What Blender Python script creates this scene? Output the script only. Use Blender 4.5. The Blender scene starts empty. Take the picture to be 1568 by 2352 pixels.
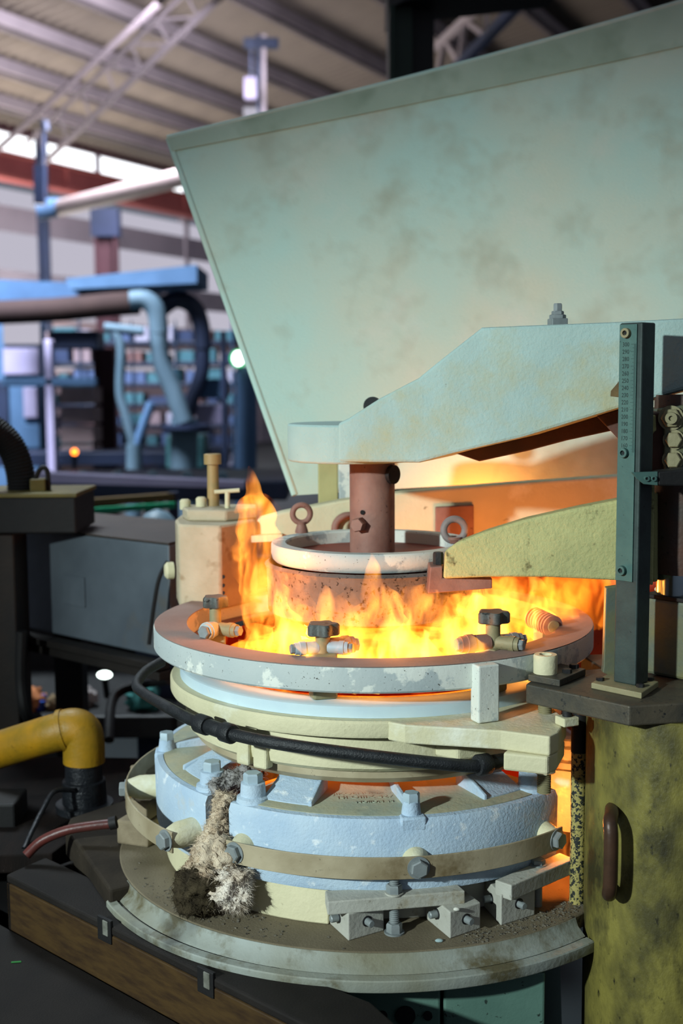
import bpy, math, random
from mathutils import Vector, Matrix, noise

# ------------------------------------------------------------------ camera
FPX = 2800.0
PITCH, ROLL = math.radians(6.0514), math.radians(-0.3486)
CAM = Vector((-0.0444, -1.75, 1.52))
_cp, _sp, _cr, _sr = math.cos(PITCH), math.sin(PITCH), math.cos(ROLL), math.sin(ROLL)
FW = Vector((0, _cp, -_sp)); _r0 = Vector((1, 0, 0)); _u0 = Vector((0, _sp, _cp))
RT = _r0 * _cr + _u0 * _sr; UP = _u0 * _cr - _r0 * _sr

scene = bpy.context.scene
COL = scene.collection
cam_data = bpy.data.cameras.new('camera')
cam = bpy.data.objects.new('camera', cam_data); COL.objects.link(cam)
cam_data.sensor_fit = 'VERTICAL'; cam_data.sensor_height = 36.0; cam_data.sensor_width = 24.0
cam_data.lens = FPX / 2352.0 * 36.0
m = Matrix((RT, UP, -FW)).transposed().to_4x4(); m.translation = CAM
cam.matrix_world = m
cam_data.clip_start = 0.05; cam_data.clip_end = 200
cam_data.dof.use_dof = True; cam_data.dof.focus_distance = 1.52; cam_data.dof.aperture_fstop = 4.2
scene.camera = cam

# ------------------------------------------------------------------ view, world, lamps
vs = scene.view_settings
vs.view_transform = 'Standard'; vs.look = 'None'; vs.gamma = 1.0; vs.use_curve_mapping = False
vs.exposure = 0.0
world = bpy.data.worlds.new('hall_air'); scene.world = world; world.use_nodes = True
wb = world.node_tree.nodes['Background']
wb.inputs[0].default_value = (0.66, 0.74, 0.92, 1); wb.inputs[1].default_value = 0.2

def lamp(name, kind, loc, target, power, col, size=0.1, **kw):
    d = bpy.data.lights.new(name, kind); d.energy = power; d.color = col
    if kind == 'AREA': d.shape = 'DISK'; d.size = size
    elif kind != 'SUN': d.shadow_soft_size = size
    for k, v in kw.items(): setattr(d, k, v)
    o = bpy.data.objects.new(name, d); COL.objects.link(o); o.location = loc
    if target is not None:
        o.rotation_euler = (Vector(target) - Vector(loc)).to_track_quat('-Z', 'Y').to_euler()
    return o
lamp('work_lamp', 'SPOT', (-2.2, -2.55, 2.2), (-0.02, 0.0, 1.16), 540, (0.86, 1.0, 0.99), 0.06, spot_size=math.radians(37), spot_blend=1.0)
lamp('roof_light_near', 'AREA', (-3.0, 6.0, 5.2), (-3.2, 8.5, 0.5), 400, (0.78, 0.84, 1.0), 2.0, spread=math.radians(95))
lamp('roof_light_far', 'AREA', (-2.0, 14.0, 5.6), (-4.5, 17.0, 2.0), 900, (0.86, 0.84, 1.0), 3.0)
lamp('fill_light_mid', 'AREA', (-1.6, 2.6, 4.6), (-1.1, 1.9, 0.9), 40, (0.80, 0.92, 1.0), 1.2, spread=math.radians(70))  # fill added to brighten the steel box top, drum and rails
lamp('window_daylight', 'AREA', (-7.5, 20.0, 2.6), (-3.0, 20.0, 9.0), 2300, (1.0, 0.93, 0.88), 7.0)

cy = scene.cycles
cy.max_bounces = 4; cy.diffuse_bounces = 3; cy.glossy_bounces = 2; cy.transmission_bounces = 2; cy.volume_bounces = 0
cy.caustics_reflective = False; cy.caustics_refractive = False; cy.volume_max_steps = 96; cy.volume_step_rate = 2.0
cy.adaptive_threshold = 0.03

# ------------------------------------------------------------------ helpers
def ray(px, py): return FW + RT * ((px - 784) / FPX) - UP * ((py - 1176) / FPX)
def at(px, py, Y):
    d = ray(px, py); return CAM + d * ((Y - CAM.y) / d.y)
def atz(px, py, z):
    d = ray(px, py); return CAM + d * ((z - CAM.z) / d.z)
def pol(r, a, z): return Vector((r * math.cos(math.radians(a)), r * math.sin(math.radians(a)), z))
def lin(h):
    if isinstance(h, str):
        h = h.lstrip('#'); c = [int(h[i:i+2], 16) / 255 for i in (0, 2, 4)]
    else: c = [v / 255 for v in h]
    return tuple((v / 12.92 if v <= 0.04045 else ((v + 0.055) / 1.055) ** 2.4) for v in c) + (1,)

class NT:
    def __init__(s, name):
        s.m = bpy.data.materials.new(name); s.m.use_nodes = True
        s.t = s.m.node_tree; s.t.nodes.clear(); s.out = s.n('ShaderNodeOutputMaterial')
    def n(s, k, **kw):
        o = s.t.nodes.new(k)
        for a, b in kw.items(): setattr(o, a, b)
        return o
    def l(s, a, b): s.t.links.new(a, b)

_M = {}
def mat(name, c1, c2=None, scale=9.0, rough=0.62, metal=0.0, bump=0.25, bscale=160.0, spot=None, spot_scale=45.0, spot_at=0.66, spot2=None, spot2_scale=14.0, spot2_at=0.62, stretch=None, soft=0.06, spec=0.4):
    """painted / cast / worn surface: two blended colours, flecks, stains, fine relief"""
    if name in _M: return _M[name]
    T = NT(name); c1 = lin(c1); c2 = lin(c2) if c2 else c1
    tc = T.n('ShaderNodeTexCoord'); src = tc.outputs['Object']
    if stretch:
        mp = T.n('ShaderNodeMapping'); mp.inputs['Scale'].default_value = stretch; T.l(src, mp.inputs[0]); src = mp.outputs[0]
    def nz(sc, det=3.5, rg=0.6):
        q = T.n('ShaderNodeTexNoise'); q.inputs['Scale'].default_value = sc; q.inputs['Detail'].default_value = det
        q.inputs['Roughness'].default_value = rg; T.l(src, q.inputs['Vector']); return q.outputs['Fac']
    def ramp(fac, a, b):
        q = T.n('ShaderNodeMapRange'); q.inputs[1].default_value = a; q.inputs[2].default_value = b; T.l(fac, q.inputs[0]); return q.outputs[0]
    def mix(fac, a, b):
        q = T.n('ShaderNodeMix', data_type='RGBA'); T.l(fac, q.inputs[0])
        for v, i in ((a, 6), (b, 7)):
            if isinstance(v, tuple): q.inputs[i].default_value = v
            else: T.l(v, q.inputs[i])
        return q.outputs[2]
    col = mix(ramp(nz(scale), 0.36, 0.66), c1, c2)
    if spot2: col = mix(ramp(nz(spot2_scale, 6, 0.65), spot2_at, spot2_at + soft), col, lin(spot2))
    if spot: col = mix(ramp(nz(spot_scale, 3, 0.7), spot_at, spot_at + soft), col, lin(spot))
    p = T.n('ShaderNodeBsdfPrincipled'); T.l(col, p.inputs['Base Color'])
    p.inputs['Roughness'].default_value = rough; p.inputs['Metallic'].default_value = metal
    p.inputs['Specular IOR Level'].default_value = spec
    if bump:
        b = T.n('ShaderNodeBump'); b.inputs['Strength'].default_value = bump; b.inputs['Distance'].default_value = 0.002
        T.l(nz(bscale, 4, 0.6), b.inputs['Height']); T.l(b.outputs[0], p.inputs['Normal'])
    T.l(p.outputs[0], T.out.inputs[0]); _M[name] = T.m; return T.m
def glow(name, c, strength, c2=None, s2=None, scale=25.0, a=0.42, b=0.6):
    """something hot or lit: emission, optionally mottled with a cooler patch colour"""
    if name in _M: return _M[name]
    T = NT(name); e = T.n('ShaderNodeEmission'); e.inputs[0].default_value = tuple(c) + (1,); e.inputs[1].default_value = strength
    if c2:
        tc = T.n('ShaderNodeTexCoord'); q = T.n('ShaderNodeTexNoise'); q.inputs['Scale'].default_value = scale; q.inputs['Detail'].default_value = 5
        T.l(tc.outputs['Object'], q.inputs['Vector'])
        r = T.n('ShaderNodeMapRange'); r.inputs[1].default_value = a; r.inputs[2].default_value = b; T.l(q.outputs[0], r.inputs[0])
        mx = T.n('ShaderNodeMix', data_type='RGBA'); T.l(r.outputs[0], mx.inputs[0])
        mx.inputs[6].default_value = tuple(v * strength for v in c) + (1,); mx.inputs[7].default_value = tuple(v * s2 for v in c2) + (1,)
        T.l(mx.outputs[2], e.inputs[0]); e.inputs[1].default_value = 1.0
    T.l(e.outputs[0], T.out.inputs[0]); _M[name] = T.m; return T.m

class MB:
    """collects shapes in world coordinates; build() links them as one mesh"""
    def __init__(s): s.v = []; s.f = []
    def add(s, vs, fs):
        o = len(s.v); s.v += [Vector(p) for p in vs]; s.f += [tuple(i + o for i in f) for f in fs]; return s
    def obox(s, c, ux, uy, uz):
        c, ux, uy, uz = map(Vector, (c, ux, uy, uz))
        return s.add([c + ux * a + uy * b + uz * d for d in (-1, 1) for b in (-1, 1) for a in (-1, 1)],
                     [(0, 2, 3, 1), (4, 5, 7, 6), (0, 1, 5, 4), (2, 6, 7, 3), (0, 4, 6, 2), (1, 3, 7, 5)])
    def box(s, x0, x1, y0, y1, z0, z1):
        return s.obox(((x0+x1)/2, (y0+y1)/2, (z0+z1)/2), (abs(x1-x0)/2, 0, 0), (0, abs(y1-y0)/2, 0), (0, 0, abs(z1-z0)/2))
    def rbox(s, c, sx, sy, z0, z1, rz):
        a = math.radians(rz); ux = Vector((math.cos(a), math.sin(a), 0)); uy = Vector((-ux.y, ux.x, 0))
        return s.obox((c[0], c[1], (z0+z1)/2), ux*(sx/2), uy*(sy/2), (0, 0, (z1-z0)/2))
    def beam(s, a, b, w, h, up=(0, 0, 1)):
        a, b = Vector(a), Vector(b); d = b - a; L = d.length; d.normalize()
        w_ = d.cross(Vector(up))
        if w_.length < 1e-4: w_ = d.cross(Vector((1, 0, 0)))
        w_.normalize(); u = w_.cross(d)
        return s.obox((a + b) / 2, d * (L / 2), w_ * (w / 2), u * (h / 2))
    def prism(s, pts, off):
        n = len(pts); pts = [Vector(p) for p in pts]; off = Vector(off)
        nrm = Vector((0, 0, 0))
        for i in range(n): nrm += (pts[i] - pts[0]).cross(pts[(i+1) % n] - pts[0])
        if nrm.dot(off) > 0: pts = pts[::-1]
        return s.add(pts + [p + off for p in pts], [tuple(range(n)), tuple(range(2*n-1, n-1, -1))] + [(i, n+i, n+(i+1) % n, (i+1) % n) for i in range(n)])
    def lathe(s, prof, a0=0.0, a1=360.0, n=96, c=(0, 0)):
        """closed profile of (r, z) swept about a vertical axis"""
        full = abs(a1 - a0) >= 359.9; k = len(prof); vs = []; fs = []
        area = sum(prof[i][0]*prof[(i+1) % k][1] - prof[(i+1) % k][0]*prof[i][1] for i in range(k))
        if area < 0: prof = prof[::-1]
        st = n if full else n + 1
        for i in range(st):
            t = math.radians(a0 + (a1 - a0) * i / n)
            for r, z in prof: vs.append((c[0] + r*math.cos(t), c[1] + r*math.sin(t), z))
        for i in range(n):
            j = (i + 1) % st
            for q in range(k):
                w = (q + 1) % k; fs.append((i*k + q, j*k + q, j*k + w, i*k + w))
        if not full: fs += [tuple(range(k)), tuple(range((st-1)*k + k - 1, (st-1)*k - 1, -1))]
        return s.add(vs, fs)
    def tube(s, path, rad, n=14, cap=True, squash=1.0):
        path = [Vector(p) for p in path]; k = len(path)
        if not hasattr(rad, '__len__'): rad = [rad] * k
        vs = []; fs = []; ref = None
        for i, p in enumerate(path):
            d = (path[min(i+1, k-1)] - path[max(i-1, 0)]).normalized()
            if ref is None:
                ref = Vector((0, 0, 1)) if abs(d.z) < 0.9 else Vector((1, 0, 0))
            a = (ref - d * ref.dot(d)).normalized(); b = d.cross(a); ref = a
            for j in range(n):
                t = 2*math.pi*j/n; vs.append(p + (a*math.cos(t) + b*math.sin(t)*squash) * rad[i])
        for i in range(k-1):
            for j in range(n):
                q = (j+1) % n; fs.append((i*n+j, i*n+q, (i+1)*n+q, (i+1)*n+j))
        if cap: fs += [tuple(range(n-1, -1, -1)), tuple(range((k-1)*n, k*n))]
        return s.add(vs, fs)
    def cyl(s, p0, p1, r0, r1=None, n=24): return s.tube([p0, p1], [r0, r0 if r1 is None else r1], n)
    def cone_stack(s, base, ax, segs, n=24):
        """segs of (length along ax, radius): one turned solid"""
        base, ax = Vector(base), Vector(ax).normalized()
        a = ax.orthogonal().normalized(); b = ax.cross(a); k = len(segs)
        vs = [base + ax*h + (a*math.cos(2*math.pi*j/n) + b*math.sin(2*math.pi*j/n))*r for h, r in segs for j in range(n)]
        fs = [(i*n+j, i*n+(j+1) % n, (i+1)*n+(j+1) % n, (i+1)*n+j) for i in range(k-1) for j in range(n)] + [tuple(range(n-1, -1, -1)), tuple(range((k-1)*n, k*n))]
        return s.add(vs, fs)
    def torus(s, c, ax, R, r, n=32, k=12):
        c, ax = Vector(c), Vector(ax).normalized(); a = ax.orthogonal().normalized(); b = ax.cross(a); vs = []; fs = []
        for i in range(n):
            t = 2*math.pi*i/n; d = a*math.cos(t) + b*math.sin(t)
            for j in range(k):
                q = 2*math.pi*j/k; vs.append(c + d*(R + r*math.cos(q)) + ax*(r*math.sin(q)))
        for i in range(n):
            for j in range(k): fs.append((i*k+j, ((i+1) % n)*k+j, ((i+1) % n)*k+(j+1) % k, i*k+(j+1) % k))
        return s.add(vs, fs)
    def ball(s, c, r, n=16, sq=(1, 1, 1)):
        c = Vector(c); vs = [c + Vector((0, 0, -r*sq[2]))]; fs = []; k = n // 2
        for i in range(1, k):
            p = math.pi*i/k - math.pi/2
            for j in range(n):
                t = 2*math.pi*j/n; vs.append(c + Vector((r*sq[0]*math.cos(p)*math.cos(t), r*sq[1]*math.cos(p)*math.sin(t), r*sq[2]*math.sin(p))))
        vs.append(c + Vector((0, 0, r*sq[2])))
        for j in range(n): fs.append((0, 1+(j+1) % n, 1+j)); fs.append((len(vs)-1, 1+(k-2)*n+j, 1+(k-2)*n+(j+1) % n))
        for i in range(k-2):
            for j in range(n): fs.append((1+i*n+j, 1+i*n+(j+1) % n, 1+(i+1)*n+(j+1) % n, 1+(i+1)*n+j))
        return s.add(vs, fs)
    def grid(s, fn, nu, nv, thick=None):
        """fn(u,v)->point; a shell with optional thickness vector"""
        P = [[Vector(fn(i/nu, j/nv)) for j in range(nv+1)] for i in range(nu+1)]; w = nv + 1
        vs = [p for r in P for p in r]; fs = [(i*w+j, (i+1)*w+j, (i+1)*w+j+1, i*w+j+1) for i in range(nu) for j in range(nv)]
        if thick:
            o = len(vs); t = Vector(thick); vs += [p + t for p in vs]
            fs += [tuple(o+q for q in f[::-1]) for f in fs]
            rim = [i*w for i in range(nu+1)] + [nu*w+j for j in range(1, nv+1)] + [i*w+nv for i in range(nu-1, -1, -1)] + [j for j in range(nv-1, 0, -1)]
            fs += [(rim[i], rim[(i+1) % len(rim)], o+rim[(i+1) % len(rim)], o+rim[i]) for i in range(len(rim))]
        return s.add(vs, fs)
    def build(s, name, material, parent=None, smooth=35, bevel=0.0, seg=2, origin=None):
        if parent is not None: o3 = Vector(parent['_o'])
        elif origin is not None: o3 = Vector(origin)
        else:
            lo = [min(p[i] for p in s.v) for i in range(3)]; hi = [max(p[i] for p in s.v) for i in range(3)]
            o3 = Vector(((lo[0]+hi[0])/2, (lo[1]+hi[1])/2, lo[2]))
        me = bpy.data.meshes.new(name); me.from_pydata([tuple(p - o3) for p in s.v], [], s.f); me.update()
        if smooth:
            me.shade_smooth(); me.set_sharp_from_angle(angle=math.radians(smooth))
        me.materials.append(material)
        ob = bpy.data.objects.new(name, me); COL.objects.link(ob)
        ob['_o'] = tuple(o3)
        if parent is not None: ob.parent = parent
        else: ob.location = o3
        if bevel:
            b = ob.modifiers.new('edge', 'BEVEL'); b.width = bevel; b.segments = seg; b.limit_method = 'ANGLE'; b.angle_limit = math.radians(38)
        return ob

def T(name, label, cat, loc, group=None):
    o = bpy.data.objects.new(name, None); COL.objects.link(o); o.location = loc; o['_o'] = tuple(loc); o.empty_display_size = 0.03
    o['label'] = label; o['category'] = cat
    if group: o['group'] = group
    return o
def tag(o, label, cat, group=None, kind=None):
    o['label'] = label; o['category'] = cat
    if group: o['group'] = group
    if kind: o['kind'] = kind
    return o
def struct(o, label=None):
    o['kind'] = 'structure'
    if label: o['label'] = label
    return o
def sub(o, p):
    """a part of a part: both were built against the same origin frame"""
    o.parent = p; o.location = (0, 0, 0); return o
def copy_tree(o, parent=None):
    c = o.copy(); COL.objects.link(c); c.parent = parent
    for ch in list(o.children): copy_tree(ch, c)
    return c
def hexbolt(mb, p, ax, r, h, rot=0.0, washer=0.0):
    p, ax = Vector(p), Vector(ax).normalized(); a = ax.orthogonal().normalized(); b = ax.cross(a)
    if washer: mb.cyl(p, p + ax*washer, r*1.25, n=20); p = p + ax*washer
    ring = lambda rr, hh: [p + ax*hh + (a*math.cos(rot + i*math.pi/3) + b*math.sin(rot + i*math.pi/3))*rr for i in range(6)]
    L = [ring(r, 0), ring(r, h*0.82), ring(r*0.86, h)]
    vs = [v for q in L for v in q]
    fs = [tuple(range(5, -1, -1)), tuple(range(12, 18))]
    for k in range(2):
        for i in range(6): fs.append((k*6+i, k*6+(i+1) % 6, (k+1)*6+(i+1) % 6, (k+1)*6+i))
    mb.add(vs, fs); return mb
def thread(mb, p0, p1, r, pitch):
    p0, p1 = Vector(p0), Vector(p1); L = (p1 - p0).length; d = (p1 - p0)/L; k = max(2, int(L/pitch)); path = []; rad = []
    for i in range(k):
        for f, q in ((0.0, 0.86), (0.3, 1.0), (0.55, 1.0), (0.85, 0.86)): path.append(p0 + d*(pitch*(i+f))); rad.append(r*q)
    return mb.tube(path, rad, 20)
def socket_cap(parent, p, ax, r, h, m1, m2, name='cap_screw'):
    p, ax = Vector(p), Vector(ax).normalized()
    b = MB().cone_stack(p, ax, [(0, r), (h*0.93, r), (h, r*0.93), (h, r*0.52), (h*0.45, r*0.5)], 24).build(name, m1, parent)
    q = MB().cyl(p + ax*h*0.44, p + ax*h*0.48, r*0.5, n=6).build('socket', m2, parent); sub(q, b); return b
def text_mesh(body, size, depth):
    cu = bpy.data.curves.new('t', 'FONT'); cu.body = body; cu.size = size; cu.extrude = depth; cu.resolution_u = 2; cu.align_x = 'CENTER'
    ob = bpy.data.objects.new('t', cu); COL.objects.link(ob); bpy.context.view_layer.update()
    me = bpy.data.meshes.new_from_object(ob.evaluated_get(bpy.context.evaluated_depsgraph_get()))
    bpy.data.objects.remove(ob); bpy.data.curves.remove(cu); return me
def place_text(name, me, material, parent, pos, ux, uy):
    ux, uy = Vector(ux).normalized(), Vector(uy); uy = (uy - ux*uy.dot(ux)).normalized(); uz = ux.cross(uy)
    M4 = Matrix((ux, uy, uz)).transposed().to_4x4(); M4.translation = Vector(pos) - Vector(parent['_o'])
    me.transform(M4); me.materials.clear(); me.materials.append(material)
    o = bpy.data.objects.new(name, me); COL.objects.link(o); o.parent = parent; return o
def smoothpath(pts, k=6):
    pts = [Vector(p) for p in pts]; out = []
    for i in range(len(pts)-1):
        p0, p1, p2, p3 = pts[max(i-1, 0)], pts[i], pts[i+1], pts[min(i+2, len(pts)-1)]
        for j in range(k):
            t = j/k; out.append(0.5*((2*p1) + (p2-p0)*t + (2*p0-5*p1+4*p2-p3)*t*t + (3*p1-p0-3*p2+p3)*t**3))
    return out + [pts[-1]]

# ------------------------------------------------------------------ materials
M_ringside = mat('coated_grey_ring', '#b2bab6', '#a3aeae', 7, 0.75, spot='#4a4842', spot_scale=260, spot_at=0.66, spot2='#d4d8ce', spot2_scale=9, spot2_at=0.50, soft=0.03)
M_blue = mat('pale_blue_coat', '#c2d6dc', '#b4cad6', 9, 0.6, bump=0.1, spot='#9fb2bd', spot_scale=30, spot_at=0.7)
M_cream = mat('cream_coat', '#d6cfab', '#c4bf9c', 8, 0.72, bump=0.45, spot='#857b5c', spot_scale=30, spot_at=0.69, spot2='#dcdcc8', spot2_scale=4, spot2_at=0.55, soft=0.08)
M_seg = mat('blue_white_coat', '#a3bace', '#b5c8d6', 13, 0.75, bump=0.6, bscale=240, spot='#d9e2e6', spot_scale=42, spot_at=0.6, spot2='#bfb69f', spot2_scale=5, spot2_at=0.6, soft=0.12)
M_cover = mat('dusty_cover', '#a9a487', '#8f9a8c', 12, 0.8, bump=0.4, spot='#46564f', spot_scale=14, spot_at=0.58, spot2='#b9b596', spot2_scale=30, spot2_at=0.6, soft=0.16)
M_strap = mat('strap_steel', '#b0a488', '#8a7c5f', 10, 0.6, 0.1, bump=0.15, spot='#4d4332', spot_scale=150, spot_at=0.66, spot2='#6d5d3f', spot2_scale=9, spot2_at=0.58, soft=0.12)
M_table = mat('dusty_table', '#746a55', '#655b47', 10, 0.85, bump=0.4, bscale=300, spot='#3b352a', spot_scale=60, spot_at=0.68, spot2='#8a7f68', spot2_scale=120, spot2_at=0.66)
M_rim = mat('pale_rim', '#98a09a', '#787660', 5, 0.65, bump=0.35, spot='#211f18', spot_scale=6.5, spot_at=0.56, spot2='#5d573f', spot2_scale=11, spot2_at=0.5, soft=0.12)
M_block = mat('dusty_block', '#b3b3a8', '#a3a296', 20, 0.8, bump=0.4, spot='#6b6555', spot_scale=90, spot_at=0.64, spot2='#8d836a', spot2_scale=16, spot2_at=0.58, soft=0.12)
M_dark = mat('oily_black', '#1a1a1c', '#262626', 20, 0.5, bump=0.3, spot='#4a4740', spot_scale=240, spot_at=0.7)
M_black = mat('sooty_black', '#0c0c0d', '#131212', 20, 0.65, bump=0.2)
M_beam = mat('brown_black_beam', '#231f1c', '#1a1715', 12, 0.7, bump=0.3, bscale=400, spot='#5e5a52', spot_scale=500, spot_at=0.72, soft=0.02, spec=0.2)
M_beamface = mat('varnished_brown', '#4a3820', '#35271a', 7, 0.38, bump=0.15, stretch=(3, 3, 16))
M_hood = mat('hood_sheet', '#b2d4c9', '#c6cdb8', 2.6, 0.6, bump=0.35, bscale=240, spot='#a3ac98', spot_scale=8, spot_at=0.5, spot2='#dcd8cc', spot2_scale=3.1, spot2_at=0.5, soft=0.35)
M_hoodtop = mat('hood_flange', '#b0c4b2', '#97ad98', 4.0, 0.6, bump=0.3, spot='#7f937c', spot_scale=7, spot_at=0.52, soft=0.25)
M_arm = mat('pale_aqua_cast', '#a6c0ba', '#97afa9', 6, 0.7, bump=0.6, bscale=210, spot='#6d7266', spot_scale=110, spot_at=0.70, spot2='#a3a585', spot2_scale=4.5, spot2_at=0.56, soft=0.14)
M_armdark = mat('dark_red_brown', '#5b3a2e', '#48332b', 12, 0.8, bump=0.4)  # dark red brown for rear web, gusset, top rail and bracket bar
M_lowarm = mat('yellow_green_cast', '#b3b27a', '#9fa06d', 12, 0.8, bump=1.0, bscale=170, spot='#5f5c38', spot_scale=45, spot_at=0.62, soft=0.12)
M_pink = mat('heat_tinted_steel', '#946f62', '#7c574c', 16, 0.65, bump=0.3, spot='#3d2723', spot_scale=140, spot_at=0.66)
M_pot = mat('scaled_grey_pot', '#6a625d', '#514a45', 22, 0.85, bump=0.5, spot='#1c1816', spot_scale=130, spot_at=0.58, spot2='#7d6b5e', spot2_scale=12, spot2_at=0.6)
M_bolt = mat('grey_bolt', '#8f9696', '#7c8484', 30, 0.5, 0.3, bump=0.15)
M_boltp = mat('pale_bolt', '#a9bbc4', '#9bb0ba', 30, 0.55, 0.1, bump=0.15)
M_knob = mat('charred_knob', '#5c605c', '#494a46', 35, 0.6, 0.2, bump=0.5, spot='#22201c', spot_scale=90, spot_at=0.6)
M_khaki = mat('khaki_fitting', '#938b6b', '#85805f', 30, 0.6, 0.1, bump=0.3, spot='#4d4534', spot_scale=90, spot_at=0.68)
M_scale = mat('green_steel_scale', '#4f6f68', '#466560', 25, 0.5, 0.35, bump=0.12, spot='#2b4440', spot_scale=180, spot_at=0.66)
M_post = mat('dark_post', '#3c4b47', '#313b39', 25, 0.55, 0.25, bump=0.15, spot='#22201c', spot_scale=120, spot_at=0.66)
M_plate = mat('worn_dark_plate', '#5d5546', '#41403a', 18, 0.55, 0.35, bump=0.3, spot='#26282a', spot_scale=110, spot_at=0.6, soft=0.1)
M_yellow = mat('grimy_yellow_column', '#827a3a', '#4a4626', 16, 0.5, bump=0.5, bscale=200, spot='#14130d', spot_scale=70, spot_at=0.62, spot2='#33301a', spot2_scale=9, spot2_at=0.52, stretch=(1.4, 1.4, 0.75), soft=0.14)
M_pole = mat('speckled_yellow_pole', '#a89c5c', '#948a52', 20, 0.7, bump=0.5, spot='#1f2422', spot_scale=190, spot_at=0.5, soft=0.03)
M_handle = mat('brown_handle', '#4b3527', '#37291f', 30, 0.4, 0.2, bump=0.15)
M_housing = mat('stained_housing', '#5f6a62', '#7b7648', 16, 0.5, 0.3, bump=0.2, spot='#2d3433', spot_scale=70, spot_at=0.66, soft=0.12)
M_chrome = mat('chrome', '#b9c7cc', '#9fb4bd', 20, 0.18, 1.0, bump=0)
M_brownrod = mat('brown_rod', '#5a3c30', '#49403a', 18, 0.55, bump=0.35, spot='#2c2722', spot_scale=90, spot_at=0.62)
M_hose = mat('black_hose', '#17191b', '#222527', 60, 0.45, bump=0.6, bscale=420, spot='#5b6266', spot_scale=520, spot_at=0.72)
M_gold = mat('yellow_pipe_paint', '#a87a10', '#7f6614', 16, 0.5, bump=0.35, spot='#2d2a12', spot_scale=60, spot_at=0.64, spot2='#9c541c', spot2_scale=9, spot2_at=0.62, soft=0.14)
M_tar = mat('tarry_pipe', '#14161a', '#1f2226', 40, 0.3, bump=0.8, bscale=220)
M_wool = mat('wool', '#d6c6ad', '#a8937a', 26, 0.95, bump=0.8, bscale=300, spot='#4d4030', spot_scale=20, spot_at=0.62, soft=0.14, spec=0.1)
M_woolgrey = mat('grey_wool', '#a9a6a4', '#77746f', 60, 0.95, bump=0.9, bscale=300, spot='#3d3a38', spot_scale=90, spot_at=0.62, spec=0.1)
M_woolblack = mat('charred_wool', '#2c261d', '#4a4130', 40, 0.95, bump=0.8, bscale=300, spec=0.1)
M_steelbox = mat('blue_grey_sheet', '#6b757d', '#586169', 6, 0.45, 0.25, bump=0.1, spot='#6d6353', spot_scale=5, spot_at=0.6, soft=0.14)
M_crumb = mat('crumbs', '#7b7566', '#37322a', 300, 0.9, bump=0)
M_ink = mat('ink', '#101c1c', None, bump=0, rough=0.7)
M_hot = glow('hot_metal', (1.0, 0.030, 0.002), 0.28, (1.0, 0.20, 0.012), 2.0, 13, 0.55, 0.70)
M_melt = glow('molten_bed', (1.0, 0.20, 0.012), 2.0, (1.0, 0.07, 0.004), 0.8, 18, 0.45, 0.6)

# ------------------------------------------------------------------ the setting: hall
HA = math.radians(27.6)
HU = Vector((math.sin(HA), math.cos(HA), 0)); HV = Vector((-math.cos(HA), math.sin(HA), 0))
VW = 16.6
C0 = Vector((CAM.x, CAM.y, 0))
def hp(u, v, z): return C0 + HU*u + HV*v + Vector((0, 0, z))
def on_wall(px, py, v=VW):
    d = ray(px, py); t = v / d.dot(HV); p = CAM + d*t; return (p - C0).dot(HU), p.z
def hbox(mb, u0, u1, v0, v1, z0, z1): return mb.obox(hp((u0+u1)/2, (v0+v1)/2, (z0+z1)/2), HU*((u1-u0)/2), HV*((v1-v0)/2), Vector((0, 0, (z1-z0)/2)))

M_floor = mat('shop_floor', '#2c3434', '#232a2c', 0.8, 0.6, bump=0.1, spot='#222324', spot_scale=1.5, spot_at=0.6)
M_sheet = mat('corrugated_sheet', '#675d53', '#584f48', 0.5, 0.7, bump=0)
M_truss = mat('truss_dark', '#5c5456', '#4a4446', 1, 0.7, bump=0)
M_purlin = mat('purlin_steel', '#a59a9c', '#93898c', 1.0, 0.7, bump=0)
M_wall = mat('hall_wall', '#8d8790', '#7c7780', 0.6, 0.8, bump=0)
M_red = mat('red_oxide', '#8c4a45', '#7a3d3a', 0.8, 0.7, bump=0)
M_maroon = mat('maroon_column', '#4a2b30', '#3b2328', 0.8, 0.7, bump=0)
M_navy = mat('navy_steel', '#26314a', '#1d2739', 2, 0.5, bump=0)
M_bluesteel = mat('blue_machine', '#557596', '#45627f', 2, 0.7, bump=0, spec=0.2)
M_bluegrey = mat('blue_grey_duct', '#5e7682', '#4c6470', 2, 0.6, bump=0, spec=0.3)
M_brownduct = mat('brown_duct', '#40332f', '#322827', 2, 0.85, bump=0, spec=0.1)
M_lav = mat('lavender_post', '#a9a3bd', '#9690ad', 2, 0.6, bump=0)
M_teal = mat('teal_metal', '#4f7f80', '#3d6a6d', 3, 0.4, bump=0)
M_daylight = glow('daylight_pane', (0.93, 0.96, 1.0), 2.6)
M_paledl = glow('hazy_pane', (0.82, 0.79, 0.93), 0.62)

struct(MB().box(-22, 30, -8, 48, -0.1, 0.0).build('floor', M_floor, smooth=0))

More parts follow.
